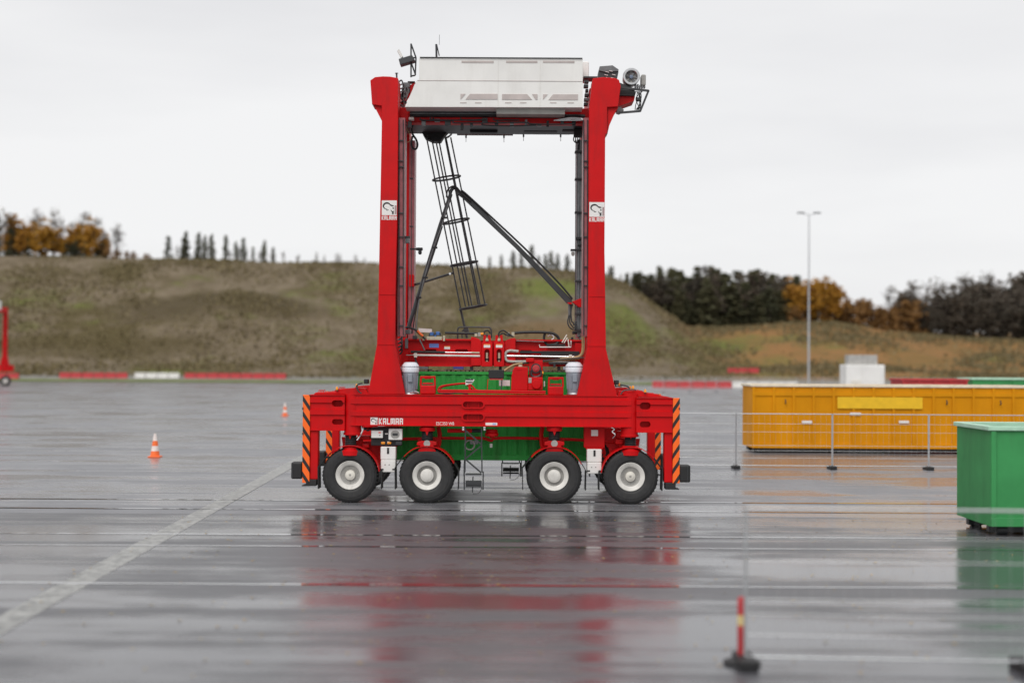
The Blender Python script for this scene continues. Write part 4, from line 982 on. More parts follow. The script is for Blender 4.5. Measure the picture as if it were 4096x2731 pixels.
for px0 in (1680, 2192):
    dy = 0 if px0 < 2000 else 4
    b = MB().pbox(px0, 1541 + dy, px0 + 62, 1576 + dy, .12, .50).build('lock_housing', RED, CAR, bevel=.03)
    f = MB(); f.bar(P0(px0 + 3, 1543 + dy, .3), P0(px0 + 4, 1508 + dy, .3), .05, .12); f.bar(P0(px0 + 60, 1543 + dy, .3), P0(px0 + 59, 1508 + dy, .3), .05, .12)
    f.bar(P0(px0 + 1, 1508 + dy, .3), P0(px0 + 62, 1508 + dy, .3), .06, .13)
    f.build('lock_handle', RED, b, bevel=.008)
    MB().pprism([(px0 + 14, 1510 + dy), (px0 + 48, 1510 + dy), (px0 + 42, 1516 + dy), (px0 + 20, 1516 + dy)], .26, .36).build('handle_tab', RED, b)
    MB().pbox(px0 + 10, 1530 + dy, px0 + 52, 1536 + dy, .28, .42).build('lock_bar', RED, b, bevel=.01)
    MB().pbox(px0 + 6, 1534 + dy, px0 + 56, 1538 + dy, .3, .44).build('lock_seat', GREY, b)
# red cabinet and pump unit
c_ = MB().pprism([(2044, 1562), (2046, 1505), (2052, 1478), (2060, 1466), (2112, 1468), (2112, 1562)], .35, .75).build('hydraulic_cabinet', RED, CAR, bevel=.02)
q = P0(2082, 1466, .5); MB().lathe([(.06, 0), (.06, .03), (.03, .05)], q, n=16).build('filler_cap', BEIGE, c_, smooth=40)
MB().pbox(2066, 1476, 2086, 1479, .34, .35).build('cabinet_catch', RED, c_)
pu = MB().pbox(2113, 1508, 2171, 1560, .30, .72).build('pump_unit', RED, CAR, bevel=.02)
q = P0(2146, 1537, .30); MB().lathe([(.13, .0), (.13, -.05), (.11, -.07), (.02, -.075)], q, 'Y', 28).build('pump_cover', RED, pu, smooth=35)
MB().pbox(2114, 1510, 2126, 1531, .29, .30).build('pump_label', RIMG, pu)
MB().pbox(2117, 1440, 2171, 1507, .55, .80).build('valve_tower', RED, pu, bevel=.015)
MB().pbox(2104, 1432, 2136, 1448, .50, .8).build('tower_cap', RED, pu, bevel=.015)
q = P0(2144, 1473, .52); MB().lathe([(.135, .02), (.135, -.03)], q, 'Y', 28).build('valve_ring', DARK, pu, smooth=35)
MB().lathe([(.10, -.03), (.10, -.09), (.06, -.10), (.055, -.13), (.01, -.132)], q, 'Y', 24).build('valve_knob', BARR, pu, smooth=35)
MB().tube(pc([(2125, 1480), (2126, 1500), (2140, 1508), (2162, 1500), (2164, 1480)], .50), .03, 8).build('valve_hose', DARK, pu, smooth=40)
MB().pbox(2168, 1484, 2174, 1494, .5, .54).build('pump_lamp', AMBER, pu)
MB().pbox(2175, 1524, 2180, 1546, .5, .56).build('tag_plate', STICK, CAR)
sc = MB().pbox(1954, 1479, 2016, 1513, .30, .36).build('screen_box', BLACK, CAR, bevel=.015)
MB().pbox(1958, 1511, 2012, 1519, .32, .42).build('screen_foot', BARR, sc)
MB().bar(P0(2008, 1515, .4), P0(2004, 1574, .4), .035, .035).build('screen_post', DARK, sc)
MB().bar(P0(1952, 1516, .4), P0(1948, 1576, .4), .02, .02).build('screen_stay', RED, sc)
MB().pbox(1996, 1520, 2040, 1543, .6, .62).build('notice_plate', STICK, CAR)
for dy, r in ((0, .028), (7, .024)):
    MB().tube([P0(1752, 1561 + dy, .2), P0(1870, 1562 + dy, .2), P0(2182, 1566 + dy, .2)], r, 8).build('beam_pipe', RED, CAR, smooth=40)
MB().tube(pc([(1750, 1564), (1762, 1546), (1800, 1538), (1850, 1533), (1872, 1534), (1890, 1545), (1910, 1561), (1990, 1566)], .25), .022, 8).build('red_hose', RED, CAR, smooth=40)
MB().tube(pc([(1756, 1562), (1775, 1546), (1830, 1537), (1860, 1536), (1880, 1550), (1900, 1562), (1960, 1570)], .32), .018, 8).build('red_hose', RED, CAR, smooth=40)
MB().pbox(1874, 1535, 1884, 1566, .2, .26).build('hose_post', RED, CAR)
cl = MB().pprism([(1862, 1540), (1862, 1520), (1880, 1514), (1898, 1518), (1888, 1534)], .22, .3).build('clamp_block', STICK, CAR)
MB().pbox(1864, 1515, 1892, 1519, .2, .32).build('clamp_strap', INK, cl); MB().pbox(1864, 1526, 1890, 1530, .2, .32).build('clamp_strap', INK, cl)
MB().tube(pc([(1752, 1570), (1790, 1574), (1830, 1570), (1872, 1575)], .2), .022, 6).build('hose', DARK, CAR, smooth=40)
MB().tube(pc([(1640, 1572), (1660, 1566), (1676, 1571)], .12), .02, 6).build('silver_hose', CHROME, CAR, smooth=40)

# ---- top: portal girders, machinery house, deck
k0 = rect(1600, 328, 1640, 420, .8)
for px in (1560, 2395):
    x = P0(px, 380, .8).x; MB().box(x - .26, x + .26, .80, 4.20, P0(px, 425, 0).z, P0(px, 330, 0).z).build('cross_beam', RED, CAR, bevel=.02)
xl, xr2 = P0(1592, 400, .8).x, P0(2357, 400, .8).x
MB().box(xl, xr2, .85, 1.27, P0(1963, 492, .85).z, P0(1963, 432, .85).z).build('top_girder', RED, CAR, bevel=.02)
MB().box(xl, xr2, 3.75, 4.17, P0(1963, 516, 3.75).z, P0(1963, 460, 3.75).z).build('top_girder', RED, CAR, bevel=.02)
zt_ = P0(1963, 430, .3).z
MB().box(xl, xr2, 1.28, 3.74, zt_ - .16, zt_ - .04).build('deck_plate', DARK, CAR)  # shadow under the deck is put into its dark colour
ho = MB().pprism([(1676, 322), (1676, 233), (2331, 236), (2331, 430), (1620, 428), (1666, 324)], .06, .74).build('machinery_house', WHITE, CAR)
MB().pbox(1678, 230, 2331, 232.5, .02, .78).build('roof_lip', DARK, ho)
MB().pbox(1668, 323, 2331, 325, .05, .07).build('panel_seam', SLOTC, ho)
for px in (1992, 2160): MB().pbox(px, 236, px + 1.0, 426, .052, .062).build('panel_seam', RIM, ho)
for a, b in ((1846, 1975), (2024, 2150), (2172, 2298)): MB().pbox(a, 244, b, 252, .048, .062).build('louvre', SLOTC, ho)
for poly in ([(1842, 376), (1862, 376), (1842, 398)], [(1880, 376), (1990, 376), (1990, 398), (1862, 398)], [(2008, 377), (2108, 377), (2128, 399), (2008, 399)], [(2128, 377), (2150, 377), (2150, 399), (2142, 399)],
             [(2172, 378), (2190, 378), (2172, 399)], [(2212, 378), (2312, 378), (2312, 400), (2194, 400)]):
    MB().pprism(poly, .045, .062).build('vent_opening', SLOTC, ho)
for px in (1840, 1900, 2020, 2080, 2200, 2270): MB().pbox(px, 410, px + 26, 413, .05, .062).build('vent_slit', SLOTC, ho)
MB().pbox(2331, 246, 2356, 312, .9, 1.7).build('annex_box', WHITE, CAR, bevel=.03)
MB().pbox(1985, 431, 2260, 457, .25, .78).build('service_tray', mat('tray_grey', (0.42, 0.41, 0.38), 0.5), CAR, bevel=.01)
for py, r, m_ in ((446, .05, DARK), (455, .04, GREY), (462, .05, BLACK)):
    MB().cyl(P0(1640, py, .8), P0(1990, py + 1, .8), r, 10).build('deck_pipe', m_, CAR, smooth=40)
MB().cyl(P0(1990, 464, .8), P0(2340, 466, .8), .055, 10).build('deck_pipe', BLACK, CAR, smooth=40)
for k in range(14):
    px = 1640 + k * 50 + random.uniform(-12, 12); py = random.uniform(470, 500); wd = random.uniform(8, 26)
    MB().pbox(px, py, px + wd, py + random.uniform(8, 26), .7, .84).build('junction_box', random.choice([DARK, BLACK, GREY, DARK]), CAR, bevel=.01)
for k in range(9):
    pa = random.uniform(1640, 2150); pb = pa + random.uniform(90, 260); py = random.uniform(478, 502)
    MB().tube(pc([(pa, py - 8), (pa + 6, py), ((pa + pb) / 2, py + random.uniform(-1, 4)), (pb, py)], .66), .02, 6).build('deck_hose', random.choice([BLACK, DARK, BLACK]), CAR, smooth=40)
for k in range(3):
    px = 2215 + k * 8; MB().tube(pc([(px, 482), (2280, 472 + k * 5), (2320, 474 + k * 4), (2345, 480)], .6), .018, 6).build('silver_hose', CHROME, CAR, smooth=40)
# dark equipment and perforated trays under the far girder
for a, b, t, bt, d_ in ((1600, 2060, 490, 522, 3.4), (2064, 2352, 489, 520, 3.4), (1880, 1990, 508, 530, 3.0), (2096, 2230, 500, 526, 3.1), (2250, 2330, 496, 524, 2.9)):
    MB().pbox(a, t, b, bt, d_, d_ + .3).build('lower_duct', BLACK, CAR, bevel=.01)
def tray(pa, pb, t, bt):
    x0, x1, z0, z1 = rect(pa, t, pb, bt, 4.3); tr = MB().box(x0, x1, 4.3, 4.34, z0, z1).build('cable_tray', GREY, CAR)
    h = MB()
    for i in range(int((pb - pa) / 6)):
        for j in range(3):
            xx = x0 + .03 + (x1 - x0 - .06) * (i + (.5 if j % 2 else 0)) / int((pb - pa) / 6); zz = z0 + (z1 - z0) * (j + .5) / 3
            h.box(xx, xx + .022, 4.292, 4.30, zz - .015, zz + .015)
    h.build('tray_hole', STICK, tr, stuff=True)
    for u in (.16, .84):
        q = Vector((x0 + (x1 - x0) * u, 4.32, z0)); MB().cyl(q, q - Vector((0, 0, .08)), .025, 8).build('sprinkler', DARK, tr); MB().cyl(q - Vector((0, 0, .08)), q - Vector((0, 0, .2)), .008, 6).build('sprinkler_tip', GREY, tr)
tray(1828, 2052, 524, 542); tray(2059, 2278, 521, 538)
MB().pbox(1800, 500, 2290, 522, 4.2, 4.3).build('tray_beam', DARK, CAR)
# hose and sheave clusters at the upper corners
cl = MB().pprism([(1680, 510), (1800, 508), (1790, 528), (1775, 545), (1762, 566), (1730, 566), (1700, 552), (1690, 535)], 3.5, 3.9).build('sheave_block', BLACK, CAR)
q = P0(1748, 510, 3.45); MB().lathe([(.12, .05), (.12, -.02), (.09, -.03), (.02, -.03)], q, 'Y', 24).build('sheave', DARK, cl, smooth=35)
MB().pbox(1705, 540, 1712, 560, 3.4, 3.5).build('sheave_clip', DARK, cl)
MB().tube(pc([(1650, 500), (1646, 520), (1652, 540), (1664, 558), (1670, 580), (1664, 596), (1652, 594), (1645, 575), (1650, 545)], 2.2), .03, 8).build('loose_hose', BLACK, CAR, smooth=40)
MB().tube(pc([(1600, 480), (1612, 500), (1630, 520), (1640, 545), (1638, 565), (1620, 572)], .9), .008, 5).build('thin_cable', BRASS, CAR)
for k in range(9):
    x_, y_ = 1596 + random.uniform(0, 40), 330 + k * 14; MB().tube(pc([(1594, y_), (x_ - 6, y_ - 8), (x_, y_ + 10), (1610 + random.uniform(0, 20), y_ + 30)], .9), .02, 6).build('corner_hose', random.choice([BLACK, DARK, GREY]), CAR, smooth=40)
for a, b in (((1612, 330), (1640, 350)), ((1605, 370), (1625, 392)), ((1630, 325), (1660, 330)), ((1622, 352), (1640, 372)), ((1606, 350), (1616, 402))):
    MB().pbox(a[0], a[1], b[0], b[1], .95, 1.2).build('corner_valve', random.choice([DARK, GREY]), CAR, bevel=.015)
MB().pprism([(1634, 345), (1660, 330), (1640, 380), (1622, 410), (1612, 425), (1600, 425)], 1.0, 1.1).build('corner_bracket', RED, CAR)
MB().pbox(1634, 468, 1655, 480, .6, .8).build('flood_lamp', RIM, CAR, bevel=.02)
for k in range(6):
    y_ = 320 + k * 18; MB().pbox(2334 + random.uniform(0, 8), y_, 2352 + random.uniform(0, 6), y_ + 12, .9, 1.1).build('corner_valve', random.choice([DARK, BLACK, GREY]), CAR, bevel=.01)
MB().pbox(2334, 306, 2390, 312, .85, 1.4).build('corner_shelf', DARK, CAR)
MB().pbox(2296, 516, 2330, 545, 2.6, 2.9).build('sheave_block', BLACK, CAR)
for k in range(4):
    MB().tube(pc([(2300 + k * 7, 535), (2294 + k * 8, 560 + k * 3), (2306 + k * 4, 572), (2318, 560 + k * 6), (2312 + k * 2, 600)], 2.6), .016, 6).build('loose_hose', BLACK, CAR, smooth=40)

# ---- floodlight and aerials above the left corner
fr = node('lamp_frame', CAR)
for a, b in (((1644, 310), (1644, 176)), ((1644, 176), (1664, 232)), ((1664, 232), (1661, 302)), ((1661, 302), (1642, 306)), ((1644, 250), (1662, 300)), ((1644, 232), (1664, 232))):
    MB().tube([P0(*a, .6), P0(*b, .6)], .022, 6).build('frame_tube', DARK, fr, smooth=40)
fl = MB().pprism([(1594, 236), (1648, 220), (1660, 242), (1600, 260)], .45, .8).build('floodlight', DARK, CAR, bevel=.015)
MB().pprism([(1588, 204), (1596, 196), (1612, 226), (1604, 234)], .5, .62).build('lamp_head', BARW, fl, bevel=.01)
MB().tube([P0(1746, 228, .5), P0(1745, 178, .5)], .028, 8).build('aerial_mast', DARK, CAR, smooth=40)
MB().tube([P0(1747, 180, .5), P0(1757, 224, .5)], .015, 6).build('aerial_stay', DARK, CAR)
MB().tube([P0(1757, 180, .5), P0(1758, 140, .5)], .006, 5).build('whip_aerial', GREY, CAR)
MB().tube([P0(1587, 312, .4), P0(1586, 292, .4)], .025, 6).build('corner_pin', DARK, CAR)
MB().tube([P0(1580, 294, .4), P0(1593, 294, .4)], .012, 6).build('pin_bar', DARK, CAR)

# ---- fan, cooler and platform at the upper right corner
co = MB().pprism([(2392, 312), (2396, 280), (2399, 266), (2450, 262), (2474, 278), (2474, 290), (2468, 318)], .85, 1.5).build('cooler_box', DARK, CAR, bevel=.01)
MB().pprism([(2396, 282), (2398, 268), (2450, 262), (2475, 279), (2472, 285), (2420, 288)], .8, .85).build('cooler_hood', GREY, co)
for px, py in ((2422, 286), (2436, 282), (2418, 298), (2448, 297), (2424, 309), (2444, 310)): MB().pprism([(px, py), (px + 14, py + 3), (px + 14, py + 5), (px, py + 2)], .78, .8).build('louvre', STICK, co)
q = P0(2526, 306, .6); tilt = Vector((0.10, 1, -.05)).normalized()
fa = MB(); R_ = .225
fa.lathe([(R_, 0), (R_ + .012, .02), (R_ - .02, .55), (R_ - .05, .55), (R_ - .03, .04), (R_ - .05, 0)], q, 'Y', 36, closed=True).build('fan_drum', GALV, CAR, smooth=40)
fan = [o for o in CAR.children if o.name.startswith('fan_drum')][0]
MB().lathe([(.175, .12), (.175, .14)], q, 'Y', 28).build('fan_back', RIMG, fan)
MB().lathe([(.05, .12), (.05, .05), (.01, .04)], q, 'Y', 20).build('fan_hub', mat('hub_blue_grey', (0.14, 0.18, 0.26), 0.5), fan, smooth=40)
for k in range(6):
    a = 2 * math.pi * k / 6; v = Vector((math.cos(a), 0, math.sin(a))); p_ = Vector((-math.sin(a), 0, math.cos(a)))
    b = MB(); b.add([q + v * .05 + p_ * .02 + Vector((0, .1, 0)), q + v * .165 + p_ * .05 + Vector((0, .11, 0)), q + v * .165 - p_ * .03 + Vector((0, .08, 0)), q + v * .05 - p_ * .02 + Vector((0, .08, 0)),
                     q + v * .05 + p_ * .02 + Vector((0, .106, 0)), q + v * .165 + p_ * .05 + Vector((0, .116, 0)), q + v * .165 - p_ * .03 + Vector((0, .086, 0)), q + v * .05 - p_ * .02 + Vector((0, .086, 0))],
                    [(0, 1, 2, 3), (4, 5, 6, 7), (0, 1, 5, 4), (1, 2, 6, 5), (2, 3, 7, 6), (3, 0, 4, 7)]); b.build('fan_blade', GREY, fan)
MB().pbox(2565, 298, 2584, 342, .75, 1.1).build('fan_motor', RIMG, CAR, bevel=.03)
for k in range(5): MB().pbox(2540 + k * 9, 334 + k * 3, 2546 + k * 9, 350, .7, .9).build('fan_bracket', GREY, CAR)
pf = node('platform_frame', CAR)
for dd in (.35, 1.5):
    for a, b in (((2478, 350), (2594, 364)), ((2594, 364), (2561, 445)), ((2561, 445), (2476, 452))):
        MB().bar(P0(*a, dd), P0(*b, dd), .055, .06).build('frame_bar', DARK, pf)
for a in ((2594, 364), (2561, 445)): MB().bar(P0(*a, .38), P0(*a, 1.5), .05, .05).build('frame_bar', DARK, pf)
MB().pprism([(2476, 330), (2530, 352), (2540, 362), (2480, 362)], .7, 1.3).build('fan_seat', DARK, CAR)
MB().pprism([(2474, 358), (2545, 366), (2540, 384), (2474, 382)], .5, 1.4).build('platform_box', BLACK, CAR)
MB().pprism([(2474, 384), (2540, 386), (2536, 404), (2490, 420), (2474, 426)], .6, 1.3).build('platform_bracket', RED, CAR)
MB().pprism([(2470, 428), (2484, 430), (2496, 440), (2480, 450), (2468, 446)], .5, .9).build('platform_foot', GREY, CAR)
for k in range(7): MB().tube(pc([(2546 + 4 * k, 366), (2542 + random.uniform(0, 30), 390), (2550 + random.uniform(-8, 24), 412), (2540 + k * 4, 440)], .6), .012, 5).build('platform_cable', BLACK, CAR)
MB().pbox(2546, 390, 2566, 402, .5, .7).build('platform_valve', DARK, CAR, bevel=.01)

# ---- swing-out cage ladder, lifting arm and vertical pipes
lad = node('cage_ladder', CAR)
TOPX, BOT = [1716, 1736, 1751, 1763, 1790, 1794, 1813], [(1843, 1236), (1862, 1226), (1877, 1226), (1888, 1226), (1914, 1222), (1921, 1222), (1940, 1218)]
DEP = [4.0, 3.72, 4.3, 3.66, 4.36, 3.75, 4.05]
for a, b, d_ in zip(TOPX, BOT, DEP):
    s_ = (b[0] - a) / (b[1] - 600); MB().tube([at(a - s_ * 50, 550, d_), at(*b, d_)], .022, 8).build('cage_rod', DARK, lad, smooth=40)
MB().tube([at(1841, 1230, 4.0), at(1868, 1352, 4.0)], .035, 8).build('ladder_pole', DARK, lad, smooth=40)
for (a, b) in (((1731, 722), (1841, 704)), ((1770, 896), (1876, 874)), ((1802, 1064), (1910, 1045)), ((1838, 1238), (1946, 1218)), ((1776, 548), (1806, 532))):
    A, B = at(*a, 4.0), at(*b, 4.0); c = (A + B) / 2; h = (B - A) / 2
    MB().tube([c + h * math.cos(t) + Vector((0, .36 * math.sin(t), 0)) for t in [2 * math.pi * i / 24 for i in range(25)]], .03, 6).build('hoop', DARK, lad, smooth=40)
st_ = MB().tube([at(1652, 1141, 4.0), at(1814, 1091, 4.0)], .035, 8).build('ladder_strut', DARK, lad, smooth=40)
MB().pbox(1636, 1098, 1656, 1146, 3.8, 4.1).build('strut_bracket', RED, CAR, bevel=.01)
q = at(1800, 1095, 3.95); MB().lathe([(.035, -.03), (.035, .03)], q, 'Y', 12).build('strut_pin', CHROME, lad)
MB().pprism([(1846, 1325), (1860, 1308), (1872, 1310), (1876, 1328)], 3.9, 4.1).build('ladder_foot', DARK, lad)

arm = node('lifting_arm', CAR); DA = 2.6
MB().tube([at(1803, 777, DA), at(1760, 905, DA), at(1633, 1312, DA)], .058, 10).build('arm_tube', DARK, arm, smooth=40)
MB().tube(pc([(1800, 785), (1803, 766), (1812, 754), (1824, 753), (1836, 766), (1850, 780)], DA), .05, 10).build('arm_bend', DARK, arm, smooth=40)
MB().tube(pc([(1786, 790), (1790, 762), (1808, 746), (1826, 750), (1846, 776), (1884, 808)], DA - .1), .022, 8).build('arm_hose', BLACK, arm, smooth=40)
MB().pprism([(1818, 768), (1836, 764), (1860, 776), (2288, 1203), (2276, 1214), (1836, 782)] if False else [(1822, 772), (1838, 760), (1864, 776), (2080, 986), (2288, 1199), (2286, 1214), (2268, 1214), (2060, 990), (1848, 790)], DA - .06, DA + .1).build('arm_beam', DARK, arm, bevel=.01)
MB().tube(pc([(1846, 762), (1885, 795), (2090, 985), (2230, 1126), (2290, 1196)], DA - .1), .028, 8).build('arm_hose', BLACK, arm, smooth=40)
MB().tube(pc([(1798, 800), (1782, 850), (1766, 905), (1720, 1035), (1676, 1205), (1664, 1330)], DA - .12), .018, 8).build('arm_cable', GREY, arm, smooth=40)
MB().tube(pc([(1770, 905), (1740, 1000), (1672, 1210), (1648, 1335)], DA + .1), .016, 8).build('arm_cable', BLACK, arm, smooth=40)
for py in (870, 990, 1110, 1190): 
    u = (py - 777) / (1312 - 777); px = 1803 - 170 * u; MB().pbox(px - 8, py - 3, px + 14, py + 4, DA - .14, DA - .06).build('arm_clip', BLACK, arm)
MB().pprism([(2287, 1207), (2330, 1190), (2336, 1192), (2336, 1228), (2316, 1228)], DA - .1, DA + .2).build('arm_bracket', RED, CAR, bevel=.01)
MB().pprism([(2268, 1210), (2285, 1208), (2288, 1216), (2276, 1216)], DA - .12, DA + .12).build('arm_pin_plate', RED, CAR)
for k, (dx, dy) in enumerate(((0, 0), (8, -8), (16, -18))):
    MB().tube(pc([(2284 + k * 3, 1216), (2280 + k * 2, 1245), (2271 + dx, 1285), (2278 + dx, 1308 + dy), (2296, 1318 + dy), (2306, 1304 + dy)], DA), .02, 8).build('drape_hose', DARK, CAR, smooth=40)
MB().cyl(at(2277, 1216, DA), at(2277, 1260, DA), .03, 10).build('drape_sleeve', GREY, CAR)
pipes = node('pipe_run', CAR)
for px, r, m_, d_ in ((2313, .042, GREY, 2.8), (2321, .035, GREY, 2.9), (2304, .014, DARK, 2.7), (2327, .02, RIMG, 2.9)):
    MB().tube(pc([(px, 560), (px - 1, 800), (px - 2, 1050), (px - 4, 1335)], d_), r, 8).build('pipe', m_, pipes, smooth=40)
for py in (606, 715, 848, 1123, 1254, 1318): MB().pbox(2300, py - 3, 2334, py + 3, 2.62, 2.95).build('pipe_clamp', DARK, pipes)
MB().pbox(2303, 948, 2352, 957, 2.6, 3.0).build('pipe_clamp', BLACK, pipes); MB().pbox(2312, 976, 2352, 982, 2.6, 3.0).build('pipe_clamp', BLACK, pipes)
ca = MB().pbox(2283, 996, 2326, 1003, 2.6, 2.8).build('camera_bracket', BLACK, CAR)
MB().lathe([(.03, -.10), (.05, -.06), (.05, .02)], at(2292, 1010, 2.7), n=14).build('camera_head', RIMG, ca, smooth=40)
MB().tube([at(1648, 545, 3.2), at(1646, 900, 3.2), at(1645, 1335, 3.2)], .012, 6).build('hanging_cable', DARK, CAR)
for py in (713, 905): MB().pbox(1638, py - 2, 1652, py + 2, 3.1, 3.3).build('cable_clip', DARK, CAR)
ca = MB().pbox(1640, 993, 1690, 999, 2.9, 3.0).build('camera_bracket', BLACK, CAR); MB().pbox(1664, 990, 1690, 1001, 2.85, 3.0).build('camera_body', BLACK, ca, bevel=.01)
MB().lathe([(.03, -.09), (.055, -.05), (.05, .03)], at(1680, 1006, 2.9), n=14).build('camera_head', DARK, ca, smooth=40)
ca = MB().pbox(1588, 944, 1640, 953, .5, .7).build('sensor_arm', DARK, CAR); MB().pbox(1622, 950, 1638, 972, .5, .7).build('sensor_head', GREY, ca, bevel=.01)

# ---- spreader
DS = 1.45
sp = node('spreader', CAR)
web = MB().pbox(1604, 1362, 2332, 1462, DS + .08, DS + .45).build('spreader_beam', RED, sp)
for a, b, py0, py1 in ((1700, 1745, 1396, 1412), (1820, 1872, 1396, 1412), (2080, 2130, 1400, 1416)): cut(web, MB().prism(oval(a, py0, b, py1, DS), DS - .2, DS + .3))
MB().pbox(1620, 1355, 1886, 1362, DS - .04, DS + .5).build('spreader_flange', RED, sp); MB().pbox(2062, 1358, 2332, 1365, DS - .04, DS + .5).build('spreader_flange', RED, sp)
MB().pbox(1605, 1459, 1922, 1465, DS + .02, DS + .5).build('spreader_flange', RED, sp); MB().pbox(2022, 1459, 2332, 1465, DS + .02, DS + .5).build('spreader_flange', RED, sp)
MB().pbox(1604, 1362, 2332, 1462, 3.4, 3.7).build('spreader_beam', RED, sp)
for a in (1606, 2300): MB().pbox(a, 1372, a + 28, 1458, DS - .02, 3.7).build('end_frame', RED, sp, bevel=.01)
for poly in ([(1884, 1462), (1884, 1347), (1900, 1349), (1918, 1356), (1926, 1372), (1926, 1462)], [(2062, 1464), (2062, 1352), (2044, 1353), (2026, 1359), (2019, 1374), (2019, 1464)]):
    MB().pprism(poly, DS - .12, DS + .08).build('shoulder_plate', RED, sp, bevel=.01)
for a, b in ((1926, 1970), (1975, 2018)):
    bx = MB().pbox(a, 1368, b, 1466, DS - .22, DS + .06).build('twist_box', RED, sp, bevel=.012)
    mid = (a + b) / 2; cut(bx, MB().prism(oval(mid - 10, 1397, mid + 10, 1448, DS - .22), DS - .4, DS - .04))
    MB().cyl(at(mid, 1410, DS - .12), at(mid, 1446, DS - .12), .035, 12).build('twist_pin', BEIGE, bx, smooth=40)
    MB().cyl(at(mid, 1433, DS - .12), at(mid, 1440, DS - .12), .055, 12).build('twist_collar', INK, bx, smooth=40)
    MB().pbox(mid - 13, 1376, mid + 13, 1380, DS - .226, DS - .22).build('warning_band', STICKO, bx); MB().pbox(mid - 13, 1380, mid + 13, 1390, DS - .226, DS - .22).build('warning_label', STICK, bx)
    for s in (-1, 1): MB().pprism([(mid + s * 9 - 7, 1368), (mid + s * 9 - 5, 1340), (mid + s * 9 + 5, 1340), (mid + s * 9 + 7, 1368)], DS - .12, DS - .06).build('lug', RED, bx)
    MB().lathe([(.04, 0), (.05, .03), (.03, .08)], at(mid, 1364, DS - .16), n=12).build('grease_cap', BEIGE, bx, smooth=40)
def rod(a, b, r, m_, nm, d_=DS - .12): MB().cyl(at(*a, d_), at(*b, d_), r, 14).build(nm, m_, sp, smooth=40)
rod((1643, 1407), (1780, 1409), .036, BLACK, 'cylinder'); rod((1780, 1409), (1888, 1410), .018, CHROME, 'cylinder_rod'); rod((1886, 1410), (1918, 1411), .026, BEIGE, 'rod_end')
rod((1625, 1420), (1655, 1420), .014, RIMG, 'pipe_end'); rod((1652, 1420), (1920, 1424), .03, RIM, 'slide_bar')
MB().pbox(1656, 1412, 1668, 1430, DS - .2, DS - .05).build('bar_clamp', CREAM, sp, bevel=.008)
MB().tube(pc([(1660, 1430), (1664, 1445), (1672, 1458)], DS - .1), .025, 8).build('hose', DARK, sp, smooth=40)
rod((2025, 1423), (2320, 1428), .036, CHROME, 'slide_bar'); MB().pbox(2276, 1418, 2288, 1432, DS - .2, DS - .05).build('bar_clamp', CREAM, sp, bevel=.008)
MB().pbox(2078, 1404, 2318, 1414, DS - .14, DS + .0).build('cable_chain', BLACK, sp, bevel=.01)
MB().pbox(2165, 1414, 2318, 1420, DS - .13, DS + .0).build('cable_chain', DARK, sp)
MB().tube(pc([(2074, 1405), (2040, 1402), (2024, 1410), (2022, 1428), (2028, 1442), (2050, 1446), (2110, 1446)], DS - .16), .038, 8).build('corrugated_hose', mat('grey_hose', (0.42, 0.42, 0.38), 0.6, vary=0.35, scale=30), sp, smooth=40)
MB().tube(pc([(2195, 1446), (2250, 1447), (2312, 1449)], DS - .05), .022, 8).build('corrugated_hose', RIMG, sp, smooth=40)
MB().pbox(2195, 1449, 2310, 1456, DS - .06, DS + .02).build('lower_guard', DARK, sp)
MB().tube(pc([(2331, 1342), (2333, 1370), (2331, 1405), (2322, 1422), (2300, 1431), (2240, 1438)], DS - .3), .045, 10).build('tan_hose', BRASS, sp, smooth=40)
MB().tube(pc([(2318, 1434), (2220, 1441), (2100, 1452), (2060, 1458), (2035, 1470), (2018, 1482)], .9), .03, 8).build('sagging_hose', BRASS, CAR, smooth=40)
MB().tube(pc([(2336, 1430), (2240, 1437), (2150, 1445), (2090, 1452)], .86), .018, 8).build('sagging_cable', DARK, CAR, smooth=40)
# valves and hoses on the spreader
v_ = MB().pbox(1706, 1346, 1768, 1360, DS - .05, DS + .3).build('valve_block', BEIGE, sp, bevel=.015)
for px, py in ((1726, 1334), (1750, 1332)):
    MB().pbox(px - 6, py - 6, px + 8, py + 8, DS, DS + .18).build('solenoid', BLUE, v_, bevel=.012); MB().pbox(px - 11, py - 2, px - 5, py + 13, DS, DS + .2).build('valve_body', DARK, v_, bevel=.01)
    MB().pbox(px + 9, py - 2, px + 14, py + 11, DS, DS + .2).build('valve_body', DARK, v_, bevel=.01)
MB().pbox(1738, 1339, 1744, 1348, DS - .03, DS + .1).build('solenoid', BLUE, v_)
for a, b, c_, d_ in ((1610, 1318, 1640, 1336), (1650, 1342, 1668, 1356), (1605, 1330, 1622, 1348), (1690, 1350, 1700, 1362), (1772, 1342, 1780, 1364), (1620, 1352, 1632, 1394)):
    MB().pbox(a, b, c_, d_, DS - .1, DS + .2).build('fitting', random.choice([DARK, GREY, BEIGE]), sp, bevel=.012)
MB().tube(pc([(1600, 1312), (1630, 1310), (1660, 1318), (1672, 1330), (1690, 1345), (1702, 1358)], DS - .12), .028, 8).build('hose', BLACK, sp, smooth=40)
MB().tube(pc([(1670, 1322), (1680, 1334), (1692, 1344)], DS - .14), .034, 8).build('orange_sleeve', ORANGE, sp, smooth=40)
MB().tube(pc([(1678, 1356), (1684, 1370), (1690, 1382), (1698, 1400)], DS - .16), .022, 8).build('hose', GREY, sp, smooth=40)
MB().pprism([(1674, 1312), (1728, 1316), (1726, 1330), (1674, 1328)], 3.6, 3.7).build('notice_board', STICK, sp)
MB().tube([at(1780, 1331, DS), at(1900, 1334, DS), at(1930, 1336, DS)], .035, 8).build('hose', BLACK, sp, smooth=40)
